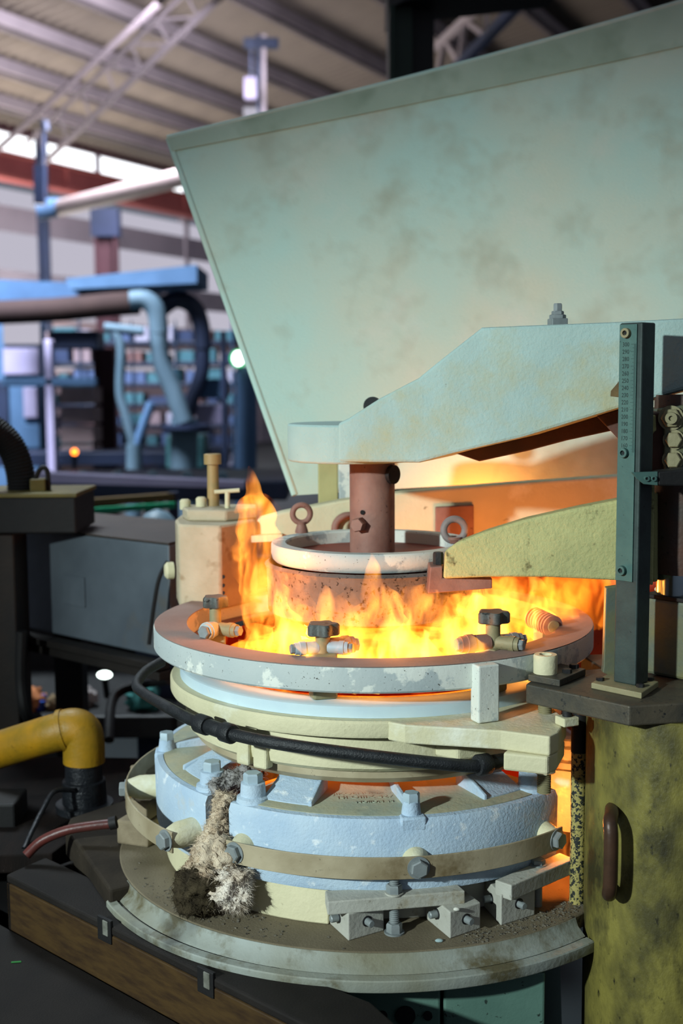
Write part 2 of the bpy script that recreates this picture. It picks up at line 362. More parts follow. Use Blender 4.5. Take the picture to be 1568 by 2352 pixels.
eave_u, EZ = on_wall(200, 350)
SL = 0.2
def roofz(v): return EZ + 0.12 + SL*(VW - v)
ceil = bpy.data.objects.new('ceiling', None); COL.objects.link(ceil); ceil.location = hp(20, 8, EZ); ceil['_o'] = tuple(ceil.location); ceil['kind'] = 'structure'
sheet = None; nslope = Vector((-HV.x*SL, -HV.y*SL, 0))
for i in range(46):
    u0 = 6.0 + i*0.95
    if sheet is None:
        me = MB()
        def fn(a, b):
            v = 17.4 - 16.4*b; return hp(u0 + 0.95*a, v, roofz(v) + 0.06*math.sin(a*2*math.pi*4))
        sheet = me.grid(fn, 48, 1, (0, 0, 0.012)).build('roof_sheet', M_sheet, ceil, smooth=60)
    else:
        c = sheet.copy(); COL.objects.link(c); c.parent = ceil; c.location = HU*(0.95*i)
for k, v in enumerate((15.5, 14.4, 13.2, 11.9, 10.4, 8.9, 7.4, 5.9, 4.4, 2.9)):
    q = MB(); z = roofz(v) - 0.14
    q.beam(hp(4, v, z), hp(52, v, z), 0.16, 0.20)
    q.build('purlin', M_purlin, ceil, smooth=0)
    MB().beam(hp(4, v + 0.02, z - 0.13), hp(52, v + 0.02, z - 0.13), 0.10, 0.06).build('purlin_dark_strip', M_truss, ceil, smooth=0)  # darker strip along the underside of each purlin

wl = bpy.data.objects.new('wall_left', None); COL.objects.link(wl); wl.location = hp(25, VW, 0); wl['_o'] = tuple(wl.location); wl['kind'] = 'structure'
Z = lambda py: on_wall(200, py)[1]
M_wall2 = mat('hall_wall_pink', '#a08f90', '#8a7c80', 0.6, 0.8, bump=0)
bands = [(350, 412, 'window_pane', M_daylight), (470, 505, 'window_pane', M_paledl), (505, 560, 'wall_panel', M_wall), (560, 640, 'window_pane', M_paledl),
         (640, 690, 'wall_panel', M_wall), (690, 740, 'window_pane', M_paledl), (740, 800, 'wall_panel', M_wall2), (800, 850, 'window_pane', M_paledl), (850, 1000, 'wall_panel', M_wall2)]
for y0, y1, nm, mm in bands:
    for j in range(13):
        u0 = 8 + j*3.2
        hbox(MB(), u0 + 0.06, u0 + 3.14, VW, VW + 0.12, Z(y1), Z(y0)).build(nm, mm, wl, smooth=0)
hbox(MB(), 4, 52, VW + 0.0, VW + 0.3, 0, Z(1000)).build('wall_panel', M_wall, wl, smooth=0)
hbox(MB(), 4, 52, VW - 0.12, VW + 0.3, EZ - 0.02, EZ + 0.2).build('eave_beam', M_maroon, wl, smooth=0)
for j in range(14): hbox(MB(), 8 + j*3.2 - 0.07, 8 + j*3.2 + 0.07, VW - 0.05, VW + 0.15, 0, EZ).build('mullion', M_wall, wl, smooth=0)
wf = bpy.data.objects.new('wall_far', None); COL.objects.link(wf); wf.location = hp(50, 5, 0); wf['_o'] = tuple(wf.location); wf['kind'] = 'structure'
hbox(MB(), 50, 50.3, -16, 18, 0, 9.5).build('wall_panel', M_wall, wf, smooth=0)
for j in range(8): hbox(MB(), 49.9, 50, -14 + j*4, -11 + j*4, 5.2, 7.4).build('window_pane', M_paledl, wf, smooth=0)

# crane girder, columns, truss bars
cg = T('crane_girder', 'long red oxide crane girder below the bright window strip', 'girder', hp(25, VW - 0.6, 0))
zr0, zr1 = Z(466), Z(412)
q = MB(); hbox(q, 6, 49.8, VW - 0.62, VW - 0.5, zr0 + 0.06, zr1 - 0.06); q.build('web', M_red, cg, smooth=0)
q = MB(); hbox(q, 6, 49.8, VW - 0.75, VW - 0.37, zr1 - 0.06, zr1); q.build('flange', M_red, cg, smooth=0)
q = MB(); hbox(q, 6, 49.8, VW - 0.75, VW - 0.37, zr0, zr0 + 0.06); q.build('flange', M_red, cg, smooth=0)
for j in range(22):
    q = MB(); hbox(q, 7 + j*2, 7.05 + j*2, VW - 0.72, VW - 0.62, zr0 + 0.06, zr1 - 0.06); q.build('stiffener', M_red, cg, smooth=0)
def column(px, top, bot, w, Y, mm, label, cap=None):
    a, b = at(px, top, Y), at(px, bot, Y); s = w * (Y - CAM.y) / FPX
    c = T('steel_column', label, 'column', (a.x, Y, 0))
    MB().box(a.x - s/2, a.x + s/2, Y - s*0.08, Y + s*0.08, 0, a.z).build('web', mm, c, smooth=0)
    for sg in (-1, 1): MB().box(a.x + sg*s*0.5 - s*0.06, a.x + sg*s*0.5 + s*0.06, Y - s*0.4, Y + s*0.4, 0, a.z).build('flange', mm, c, smooth=0)
    MB().box(a.x - s*0.75, a.x + s*0.75, Y - s*0.5, Y + s*0.5, 0, 0.04).build('base_plate', mm, c, smooth=0)
    if cap: MB().box(a.x - s*0.7, a.x + s*0.7, Y - s*0.5, Y + s*0.5, a.z, a.z + s*cap).build('cap', M_navy, c, smooth=0)
    return c
column(244, 545, 1300, 44, 17.0, M_maroon, 'maroon steel column rising to the red crane girder', 1.4)
column(93, 300, 1300, 22, 19.0, M_navy, 'thin navy column crossing the bright window strip at far left')
def bar(name, label, cat, pts, w, mm, group=None):
    o = MB().tube([at(*p) for p in pts], w, 10).build(name, mm); return tag(o, label, cat, group)
bar('truss_rod', 'pale grey diagonal roof pipe crossing the purlins at left', 'pipe', [(-30, 365, 17.5), (180, 175, 16), (395, -20, 14.5)], 0.045, mat('rod_grey', '#625a5c', '#544d4f', 1, 0.8, bump=0, spec=0.1))
tr = T('roof_truss', 'dark lattice roof truss slanting behind the pale diagonal pipe', 'truss', at(120, 350, 18))
A0, A1 = at(95, 380, 18.5), at(520, -20, 15.5); B0, B1 = at(60, 330, 18.5), at(450, -40, 15.5)
MB().beam(A0, A1, 0.07, 0.07).build('chord', M_truss, tr, smooth=0)
MB().beam(B0, B1, 0.05, 0.05).build('chord', M_truss, tr, smooth=0)
for i in range(7):
    MB().beam(A0.lerp(A1, (i + 0.1)/7), B0.lerp(B1, (i + 0.6)/7), 0.028, 0.028).build('brace', M_truss, tr, smooth=0)
    MB().beam(B0.lerp(B1, (i + 0.6)/7), A0.lerp(A1, (i + 1.1)/7), 0.028, 0.028).build('brace', M_truss, tr, smooth=0)
tr = T('roof_truss', 'dark lattice roof truss seen right of the green hoist post', 'truss', at(1080, 120, 18))
A0, A1 = at(1000, 205, 17), at(1260, -60, 14); B0, B1 = at(1000, 110, 17), at(1200, -80, 14)
MB().beam(A0, A1, 0.12, 0.12).build('chord', M_navy, tr, smooth=0); MB().beam(B0, B1, 0.10, 0.10).build('chord', M_purlin, tr, smooth=0)
for i in range(4):
    MB().beam(A0.lerp(A1, i/4), B0.lerp(B1, (i + 0.5)/4), 0.07, 0.07).build('brace', M_purlin, tr, smooth=0)
    MB().beam(B0.lerp(B1, (i + 0.5)/4), A0.lerp(A1, (i + 1)/4), 0.07, 0.07).build('brace', M_purlin, tr, smooth=0)
hs = T('roof_hanger', 'vertical double hanger strut dropping from a roof purlin', 'strut', at(600, 280, 17))
for dx, mm in ((-7, M_navy), (6, M_purlin)): MB().beam(at(600 + dx, 80, 17), at(600 + dx, 330, 17), 0.09, 0.06).build('strut', mm, hs, smooth=0)
MB().beam(at(560, 100, 17), at(640, 100, 17), 0.12, 0.14).build('bracket', M_navy, hs, smooth=0)
fl = T('light_box', 'pale blue light fixture hanging beside the roof hanger', 'light fixture', at(575, 260, 16.5))
MB().beam(at(562, 205, 16.5), at(590, 205, 16.5), 0.2, 0.30).build('housing', mat('fixture_grey', '#7c7688', '#6f6a7c', 1, 0.8, bump=0), fl, smooth=0); MB().beam(at(560, 258, 16.5), at(590, 258, 16.5), 0.2, 0.1).build('diffuser', M_paledl, fl, smooth=0)
MB().beam(at(576, 90, 16.5), at(576, 190, 16.5), 0.03, 0.03).build('stem', M_navy, fl, smooth=0)
jb = T('jib_boom', 'cream tubular jib boom slanting under the window strip', 'boom', at(140, 480, 15))
MB().tube([at(135, 478, 15), at(440, 402, 13.5)], 0.115, 14).build('tube', mat('boom_cream', '#b5a8a0', '#a89a94', 2, 0.6, bump=0), jb)
MB().tube([at(88, 482, 15), at(140, 476, 15)], [0.15, 0.12], 14).build('end_cap', M_bluesteel, jb)
hk = T('hanging_hoist', 'small dark chain hoist hanging in front of the window strip', 'hoist', at(98, 470, 14))
MB().tube([at(100, 275, 14), at(98, 380, 14)], 0.03, 8).build('chain', M_navy, hk); MB().tube([at(102, 278, 14), at(104, 300, 14)], [0.05, 0.06], 10).build('hook', M_navy, hk)
MB().beam(at(92, 380, 14), at(92, 470, 14), 0.13, 0.13).build('hoist_body', M_navy, hk, smooth=0)

# green hoist post between hood and roof
gp = T('hoist_post', 'dark green steel post with a top beam standing behind the hood', 'post', (at(943, 900, 3.0).x, 3.0, 0))
M_green = mat('dark_green_paint', '#15261c', '#1b2f22', 6, 0.55, bump=0.1); M_gblack = mat('post_black', '#0d0f0f', '#14110f', 8, 0.6, bump=0)
p0, p1 = at(892, 20, 3.0), at(946, 20, 3.0); p2 = at(998, 20, 3.0)
MB().box(p0.x, p1.x, 2.98, 3.2, 0, p0.z).build('green_face', M_green, gp, smooth=0)
MB().box(p1.x, p2.x, 3.02, 3.2, 0, p0.z).build('dark_web', M_gblack, gp, smooth=0)
MB().box(p0.x, p0.x + 0.02, 2.95, 2.98, 0, p0.z).build('flange_edge', M_green, gp, smooth=0)
za = at(892, 14, 3.0).z; MB().prism([at(890, 22, 3.0), at(930, 0, 2.9), at(1290, -40, 2.9), at(1290, -80, 2.9), at(890, -60, 3.0)], (0, 0.3, 0)).build('top_beam', M_gblack, gp, smooth=0)

# ------------------------------------------------------------------ blue process machine far left
YB = 8.0
def sz(px, Y): return px * (Y - CAM.y) / FPX
def bgtube(name, pts, w, mm, parent, n=14): return MB().tube(smoothpath([at(*p) for p in pts], 5), [sz(w, pts[0][2])]*(5*(len(pts)-1)+1), n).build(name, mm, parent)
def bgbox(name, x0, y0, x1, y1, Y, dep, mm, parent, floor=False):
    a, b = at(x0, y0, Y), at(x1, y1, Y)
    return MB().box(a.x, b.x, Y, Y + dep, 0 if floor else b.z, a.z).build(name, mm, parent, smooth=0, bevel=0.01)
bmch = T('filter_machine', 'large blue filter machine with bent ducts at far left', 'machine', (at(250, 900, YB).x, YB, 0))
MB().prism([at(-60, 640, YB), at(330, 655, YB), at(330, 682, YB), at(-60, 705, YB)], (0, 1.2, 0)).build('canopy', mat('canopy_blue', '#3f5f80', '#35506e', 2, 0.5, bump=0), bmch, smooth=0)
MB().prism([at(150, 640, YB - 0.3), at(452, 608, YB - 0.3), at(452, 650, YB - 0.3), at(160, 664, YB - 0.3)], (0, 0.8, 0)).build('canopy_edge', M_bluesteel, bmch, smooth=0)
bgtube('duct', [(-60, 720, YB - 0.3), (120, 712, YB - 0.3), (250, 700, YB - 0.3), (318, 695, YB - 0.3)], 27, M_brownduct, bmch)
bgtube('elbow', [(300, 690, YB - 0.4), (335, 690, YB - 0.4), (358, 715, YB - 0.4), (366, 765, YB - 0.4)], 22, M_bluegrey, bmch)
bgtube('elbow', [(368, 710, YB), (405, 688, YB), (445, 705, YB), (462, 750, YB), (466, 800, YB)], 20, M_navy, bmch)
bgtube('duct', [(365, 760, YB - 0.4), (370, 830, YB - 0.4), (400, 905, YB - 0.4), (422, 970, YB - 0.4)], 21, M_bluegrey, bmch)
bgtube('duct', [(466, 800, YB), (462, 860, YB), (440, 920, YB), (426, 970, YB)], 17, M_navy, bmch)
bgtube('collector', [(424, 960, YB - 0.3), (422, 1080, YB - 0.3), (422, 1500, YB - 0.3)], 32, M_bluegrey, bmch)
bgtube('collector_flange', [(424, 975, YB - 0.35), (424, 985, YB - 0.35)], 58, M_navy, bmch)
bgtube('duct', [(240, 752, YB - 0.5), (330, 762, YB - 0.5)], 11, M_bluegrey, bmch)
bgtube('duct', [(262, 765, YB - 0.5), (278, 800, YB - 0.5), (276, 900, YB - 0.5), (290, 960, YB - 0.5), (308, 1030, YB - 0.5)], 11, M_bluegrey, bmch)
bgtube('duct', [(348, 925, YB - 0.5), (330, 975, YB - 0.5), (310, 1035, YB - 0.5)], 11, M_bluesteel, bmch)
bgtube('duct_neck', [(308, 1020, YB - 0.5), (308, 1080, YB - 0.5), (305, 1400, YB - 0.5)], 18, M_bluegrey, bmch)
bgbox('leg', 100, 780, 126, 1060, YB, 0.12, M_lav, bmch, True); bgbox('leg', 505, 760, 522, 1060, YB, 0.1, M_navy, bmch, True)
bgbox('cross_rail', 0, 868, 220, 886, YB, 0.1, M_bluesteel, bmch); bgbox('cross_rail', 130, 870, 220, 888, YB + 0.2, 0.1, M_teal, bmch)
bgbox('panel', 450, 870, 525, 915, YB + 0.1, 0.1, M_bluesteel, bmch); bgbox('panel', 448, 930, 525, 975, YB + 0.1, 0.1, M_lav, bmch)
bgbox('hopper_box', 380, 1000, 470, 1075, YB + 0.2, 0.4, M_teal, bmch); bgbox('motor', 110, 760, 225, 800, YB + 0.3, 0.3, M_navy, bmch)
bgbox('platform', -40, 1040, 520, 1068, YB + 0.4, 0.4, M_navy, bmch)
rk = T('storage_rack', 'crowded storage rack of cartons behind the blue filter machine', 'rack', (at(260, 900, 10.5).x, 10.5, 0))
random.seed(21); cols_ = ['#a48f93', '#8fa3c4', '#5b6f96', '#b9a6a0', '#6d5560', '#c2bfd2', '#3c4a6a', '#4e7f8a', '#8d6a66']
for r_ in range(7):
    y = 745 + r_*48; bgbox('shelf', -60, y + 40, 545, y + 47, 10.5, 0.5, M_navy, rk); x = -55
    while x < 530:
        w = random.uniform(18, 52); h = random.uniform(18, 38)
        bgbox('carton', x, y + 40 - h, x + w, y + 40, 10.55, 0.35, mat('carton_%d' % random.randrange(9), random.choice(cols_), None, 3, 0.8, bump=0), rk); x += w + random.uniform(2, 14)
for x in (-60, 62, 180, 300, 400, 530): bgbox('upright', x, 735, x + 9, 1090, 10.45, 0.08, M_bluesteel, rk, True)
mc = column(240, 800, 1400, 42, 9.5, M_maroon, 'short dark maroon column inside the blue filter machine')
lp = T('lamp_post', 'light blue round post carrying a round white and green lamp', 'lamp post', (at(556, 900, 6.0).x, 6.0, 0))
bgtube('pole', [(566, 842, 6.0), (566, 1000, 6.0), (562, 1500, 6.0)], 24, M_bluesteel, lp)
c = at(547, 823, 5.9); MB().ball(c, sz(13, 5.9), 16, (1, 0.6, 1.25)).build('lamp', glow('lamp_white', (0.85, 1.0, 0.9), 6.0), lp)
MB().torus(c + Vector((0, 0.03, 0)), (0, 1, 0), sz(16, 5.9), sz(4, 5.9)).build('lamp_halo', glow('lamp_green', (0.05, 0.8, 0.25), 1.2), lp)  # glowing ring imitates the blurred green halo around the lamp
MB().tube([c + Vector((0, 0.05, -0.05)), at(560, 860, 6.0)], 0.02, 8).build('lamp_arm', M_navy, lp)
ps = T('pallet_stack', 'stack of beige crates behind the blue ducts', 'crates', (at(180, 950, 9.0).x, 9.0, 0))
for i in range(4): bgbox('crate', 138, 890 + i*45, 215, 928 + i*45, 9.0, 0.4, mat('crate_beige', '#a8928e', '#94807e', 3, 0.8, bump=0), ps)
bgbox('crate', 138, 1070, 215, 1110, 9.0, 0.4, M_brownduct, ps, True)
cab = T('blue_cabinet', 'pale blue electrical cabinet at the left picture edge', 'cabinet', (at(60, 950, 9.7).x, 9.7, 0))
bgbox('body', -30, 740, 92, 1100, 9.7, 0.4, M_bluesteel, cab, True)
for x0, y0, x1, y1, mm in ((5, 730, 90, 790, M_paledl), (5, 800, 90, 860, M_lav), (-10, 875, 20, 980, M_navy), (52, 890, 85, 960, M_lav), (50, 975, 92, 1030, M_bluesteel)): bgbox('door', x0, y0, x1, y1, 9.64, 0.05, mm, cab)
for px, py, r, mm, lb in ((171, 1038, 8, glow('amber_lamp', (1.0, 0.22, 0.02), 5.0), 'small amber signal lamp glowing on the dark rail at left'), (368, 1117, 8, glow('red_lamp', (1.0, 0.02, 0.02), 4.0), 'small red signal lamp glowing under the lavender rail')):
    Yl = 5.0; s = T('signal_lamp', lb, 'signal lamp', at(px, py + 10, Yl), 'signal lamps')
    MB().ball(at(px, py, Yl), sz(r, Yl), 12).build('lens', mm, s); MB().cyl(at(px, py + 7, Yl), at(px, py + 26, Yl), sz(6, Yl), n=12).build('socket', M_navy, s); MB().cyl((at(px, py, Yl).x, Yl, 0), at(px, py + 25, Yl), 0.012, n=10).build('stand', M_navy, s)

# conveyor, rails and clutter in the middle distance
cv = T('roller_conveyor', 'low dark conveyor with lavender side rail behind the steel box', 'conveyor', (at(300, 1100, 3.6).x, 3.6, 0))
MB().prism([at(60, 1085, 3.6), at(560, 1108, 3.6), at(560, 1122, 3.6), at(60, 1108, 3.6)], (0, 0.12, 0)).build('side_rail', M_lav, cv, smooth=0)
bgbox('bed', 60, 1108, 660, 1150, 3.75, 0.8, M_navy, cv)
for x in (90, 330, 600): bgbox('leg', x, 1140, x + 26, 1300, 3.8, 0.08, M_navy, cv, True)
for i in range(6): MB().cyl(at(110 + i*80, 1100, 3.8), at(110 + i*80, 1092, 4.4), 0.03, n=12).build('roller', M_bluegrey, cv)
gr = T('green_rail', 'bright green painted rail with ochre bar above the steel box', 'rail', at(280, 1165, 2.2))
MB().beam(at(150, 1178, 2.2), at(402, 1160, 2.2), 0.03, 0.018).build('green_bar', mat('bright_green', '#0f9a6a', '#127d5a', 3, 0.4, bump=0), gr, smooth=0)
MB().beam(at(150, 1158, 2.3), at(402, 1140, 2.3), 0.05, 0.024).build('ochre_bar', mat('ochre', '#5a4520', '#473718', 3, 0.6, bump=0), gr, smooth=0)
MB().beam(at(398, 1130, 2.3), (at(398, 1130, 2.3).x, 2.3, 0), 0.03, 0.03).build('upright', M_navy, gr, smooth=0)
MB().beam(at(160, 1130, 2.3), (at(160, 1130, 2.3).x, 2.3, 0), 0.03, 0.03).build('upright', M_navy, gr, smooth=0)
dr = T('pale_drum', 'pale blue grey drum lid behind the steel box', 'drum', at(362, 1250, 1.6))
c = at(362, 1215, 1.6); MB().cone_stack((c.x, 1.6, 0.8), (0, 0, 1), [(0, sz(48, 1.6)), (c.z - 0.8, sz(48, 1.6)), (c.z - 0.78, sz(44, 1.6)), (c.z - 0.755, sz(26, 1.6)), (c.z - 0.745, 0.005)], 32).build('shell', mat('drum_blue', '#6c8593', '#5d7683', 4, 0.5, bump=0), dr)
MB().torus((c.x, 1.6, c.z - 0.01), (0, 0, 1), sz(47, 1.6), 0.006).build('rim', M_bluegrey, dr)
MB().rbox((c.x, 1.6), 0.12, 0.12, 0.0, 0.8, 0).build('stand', M_navy, dr, smooth=0)
bw = T('back_workbench', 'dark workbench in the gloom behind the furnace table', 'bench', (at(300, 1600, 1.5).x, 1.5, 0))
MB().box(-1.9, 0.3, 1.35, 1.95, 0.60, 0.66).build('worktop', M_dark, bw, smooth=0, bevel=0.005)
for x in (-1.8, -0.9, 0.2): MB().box(x, x + 0.06, 1.4, 1.9, 0, 0.6).build('leg', M_dark, bw, smooth=0)
MB().box(-1.9, 0.3, 1.88, 1.93, 0.66, 1.0).build('backboard', M_black, bw, smooth=0)

# ------------------------------------------------------------------ furnace table
ZT = 0.85
tb = T('furnace_table', 'round dusty brown furnace table with a stepped pale rim', 'table', (0, 0, 0))
MB().lathe([(0.05, 0.83), (0.3712, 0.83), (0.3712, ZT), (0.05, ZT)], n=128).build('table_plate', M_table, tb, bevel=0.002)
MB().lathe([(0.30, 0.8316), (0.3716, 0.8316), (0.3716, 0.849), (0.3726, 0.849), (0.3765, 0.8395), (0.384, 0.8335), (0.388, 0.8300), (0.30, 0.8300)], 204.5, 311.5, n=96).build('rim_band', M_rim, tb)
MB().lathe([(0.30, 0.8160), (0.4035, 0.8160), (0.4042, 0.8175), (0.4042, 0.8290), (0.4030, 0.8305), (0.3925, 0.8318), (0.3905, 0.8290), (0.30, 0.8290)], 206, 311, n=96).build('lower_flange', M_rim, tb)
wing = [atz(150, 1900, ZT), atz(165, 1918, ZT), pol(0.402, 207.5, ZT), pol(0.371, 207, ZT), pol(0.2, 205, ZT), pol(0.2, 150, ZT), pol(0.42, 150, ZT), Vector((-0.47, 0.09, ZT))]
MB().prism([p + Vector((0, 0, -0.0012)) for p in wing], (0, 0, -0.045)).build('side_wing', mat('wing_dark', '#2a251f', '#3a332a', 14, 0.8, spec=0.12, bump=0.3, spot='#6a6258', spot_scale=150, spot_at=0.7), tb, smooth=0, bevel=0.004)
MB().lathe([(0.02, 0.02), (0.30, 0.02), (0.27, 0.815), (0.02, 0.815)], n=64).build('drum_base', mat('teal_lit_base', '#3a5349', '#2c423b', 5, 0.5, bump=0.15, spot='#27352f', spot_scale=60, spot_at=0.66), tb)
MB().box(-0.04, 0.0725, -0.335, -0.29, 0.30, 0.805).build('front_panel', mat('teal_lit_panel', '#5d7d70', '#4a695e', 6, 0.55, bump=0.2, spot='#26342e', spot_scale=90, spot_at=0.64), tb, smooth=0, bevel=0.003)  # panels and drum base carry the greenish light in their teal colour
MB().box(0.0765, 0.20, -0.335, -0.29, 0.30, 0.805).build('front_panel', mat('teal_lit_panel', '#5d7d70'), tb, smooth=0, bevel=0.003)
for px, r in ((931, 0.012), (878, 0.006), (982, 0.0055)):
    c = at(px, 2332, -0.337); MB().cyl(c, c + Vector((0, -0.003, 0)), r, n=24).build('hole', M_black, tb)
random.seed(5)
cr = MB()
for i in range(900):
    a = random.uniform(0, 360); r = random.uniform(0.335, 0.368)
    if i < 560: a = random.uniform(285, 325)
    if i > 640: a = random.uniform(205, 250); r = random.uniform(0.31, 0.365)
    p = pol(r, a, ZT); s = random.choice((0.0003, 0.0004, 0.0005, 0.0007, 0.0012))
    cr.obox(p + Vector((0, 0, s*0.5)), Vector((s, s*random.uniform(-.5, .5), 0)), Vector((-s*0.3, s*0.8, 0)), Vector((0, 0, s*0.6)))
tag(cr.build('grit', M_crumb, smooth=0, origin=(0, 0, ZT)), 'loose grit and scale crumbs scattered on the table rim', 'grit', kind='stuff')

# ------------------------------------------------------------------ glowing core
core = T('glowing_core', 'red hot glowing core inside the stacked mould rings', 'hot core', (0, 0, ZT))
MB().lathe([(0.02, ZT + 0.001), (0.243, ZT + 0.001), (0.243, 0.972), (0.165, 0.985), (0.165, 1.05), (0.02, 1.05)], n=64).build('hot_body', M_hot, core)
MB().lathe([(0.02, 1.052), (0.232, 1.052), (0.232, 1.124), (0.02, 1.124)], n=64).build('molten_bed', M_melt, core)
MB().lathe([(0.226, 1.1242), (0.236, 1.1242), (0.236, 1.1435), (0.226, 1.1435)], n=64).build('red_gap_band', glow('dull_red_band', (1.0, 0.02, 0.004), 0.18, (1.0, 0.06, 0.006), 0.5, 16, 0.5, 0.62), core)  # glowing band added so the gap between the rings shows red light

# ------------------------------------------------------------------ mould base ring and segments
br = T('mould_base_ring', 'cream base ring segment standing on the table under the blue mould', 'mould ring', (0, 0, ZT))
MB().lathe([(0.25, ZT), (0.304, ZT), (0.302, 0.898), (0.25, 0.898)], 140, 258, 64).build('ring', M_cream, br, bevel=0.002)
MB().lathe([(0.25, ZT), (0.283, ZT), (0.283, 0.898), (0.25, 0.898)], 258.3, 318, 40).build('inner_ring', M_block, br, bevel=0.002)

def segment(label):
    s = T('mould_segment', label, 'mould segment', (0, 0, ZT), 'bolted mould segments around the core')
    A0, A1 = 232.8, 318.5
    body = MB().lathe([(0.25, 0.898), (0.311, 0.898), (0.313, 0.905), (0.314, 0.982), (0.310, 0.990), (0.302, 0.991), (0.302, 0.984), (0.25, 0.984)], A0, A1, 72).build('body', M_seg, s)
    cv = MB().lathe([(0.172, 0.984), (0.3015, 0.984), (0.3008, 0.9915), (0.290, 0.994), (0.225, 0.996), (0.212, 1.003), (0.172, 1.004)], A0 + 0.6, A1 - 0.6, 60).build('cover', M_cover, s)
    def rad(a): return Vector((math.cos(math.radians(a)), math.sin(math.radians(a)), 0))
    def rib(a0, r0, z0, a1, r1, z1, w):
        p, q = pol(r0, a0, 0.99), pol(r1, a1, 0.99); d = (q - p).normalized(); n = d.cross(Vector((0, 0, 1)))*w
        o = MB().prism([p - n, q - n, q - n + Vector((0, 0, z1)), p - n + Vector((0, 0, z0))], n*2).build('rib', M_seg, s, smooth=0, bevel=0.0015); sub(o, cv)
    rib(277.5, 0.292, 0.010, 274.5, 0.205, 0.024, 0.003)
    for a0, a1, ac in ((239.2, 252.2, 252.6), (298.6, 311.0, 298.2)):
        q0, q1 = pol(0.2865, a0, 0), pol(0.2845, a1, 0); i0, i1 = pol(0.236, a0, 0), pol(0.226, a1, 0); zv = lambda v, z: Vector((v.x, v.y, z))
        w = MB(); N_ = 6; P0 = [q0.lerp(q1, k/N_) for k in range(N_+1)]; P0 = [v*(0.286/v.length) for v in P0]; P1 = [i0.lerp(i1, k/N_) for k in range(N_+1)]
        vs_ = [zv(v, 0.989) for v in P0] + [zv(v, 0.9955) for v in P0] + [zv(v, 1.0215) for v in P1] + [zv(v, 0.989) for v in P1]; M_ = N_ + 1
        fs_ = [(r*M_ + k, r*M_ + k + 1, ((r+1) % 4)*M_ + k + 1, ((r+1) % 4)*M_ + k) for r in range(4) for k in range(N_)] + [(0, M_, 2*M_, 3*M_), (4*M_ - 1, 3*M_ - 1, 2*M_ - 1, M_ - 1)]
        w.add(vs_, fs_); sub(w.build('corner_web', M_seg, s, smooth=30), cv)
        rib(ac, 0.288, 0.010, ac, 0.222, 0.0345, 0.0026)
    for a, r in ((236.4, 0.288), (314.5, 0.286)):
        p = pol(r, a, 0.988)
        b = MB().cone_stack(p, (0, 0, 1), [(0, 0.022), (0.008, 0.021), (0.010, 0.0165), (0.026, 0.0155), (0.027, 0.013)], 24).build('bolt_boss', M_seg, s)
        sub(hexbolt(MB(), p + Vector((0, 0, 0.027)), (0, 0, 1), 0.0125, 0.012, 0.3).build('bolt', M_boltp, s), b)
    p = pol(0.299, 277.6, 0.978); t = rad(277.6); tn = Vector((-t.y, t.x, 0))
    b = MB().obox(p + Vector((0, 0, 0.005)) + t*0.002, t*0.013, tn*0.0165, (0, 0, 0.009)).build('bolt_boss', M_seg, s, bevel=0.003)
    sub(MB().cone_stack(p + Vector((0, 0, 0.014)) - t*0.002, (0, 0, 1), [(0, 0.0125), (0.014, 0.0105), (0.016, 0.0105)], 20).build('collar', M_seg, s), b)
    sub(hexbolt(MB(), p + Vector((0, 0, 0.029)) - t*0.002, (0, 0, 1), 0.011, 0.0115, 0.5).build('bolt', M_boltp, s), b)
    st = MB().lathe([(0.3295, 0.922), (0.3320, 0.922), (0.3320, 0.950), (0.3295, 0.950)], 234.6, 315.8, 72).build('strap', M_strap, s, bevel=0.0006)
    for a in (237.0, 278.0, 313.6):
        t = rad(a); p = t*0.288 + Vector((0, 0, 0.938))
        MB().cone_stack(p, t, [(0, 0.0175), (0.026, 0.0172), (0.0414, 0.0118)], 24).build('stud', M_cream, s)
        p2 = t*0.332 + Vector((0, 0, 0.936)); sub(hexbolt(MB(), p2, t, 0.0112, 0.0075, a*0.01, 0.0012).build('strap_bolt', M_bolt, s), st)
    return s, cv
seg0, cover0 = segment('front blue white mould segment with raised lettering and a bolted khaki strap')
for nm, rot, lb in (('l', -92.5, 'left blue white mould segment with its strap standing out above the stop block'), ('r', 104.0, 'rear right mould segment beyond the glowing joint next to the speckled pole')):
    c = copy_tree(seg0); c['label'] = lb; c.rotation_euler.z = math.radians(rot)
    if nm == 'l':
        c.location.x -= 0.004
        for ch in c.children:
            if ch.name.startswith(('strap', 'stud')): ch.scale = (1.075, 1.075, 1.0)
for body, size, r, z, a in (('JIKOEHUMAUK', 0.0125, 0.236, 0.9945, 266.2), ('I4I OIIIX 427', 0.0135, 0.250, 0.9945, 266.3), ('NOIIOM  M', 0.0095, 0.265, 0.9944, 269)):
    me = text_mesh(body, size, 0.0014); p = pol(r, a, z); p.x += 0.0
    o = place_text('lettering', me, M_cover, cover0, p, (1, 0.06, 0), (0, 1, 0)); o.parent = cover0

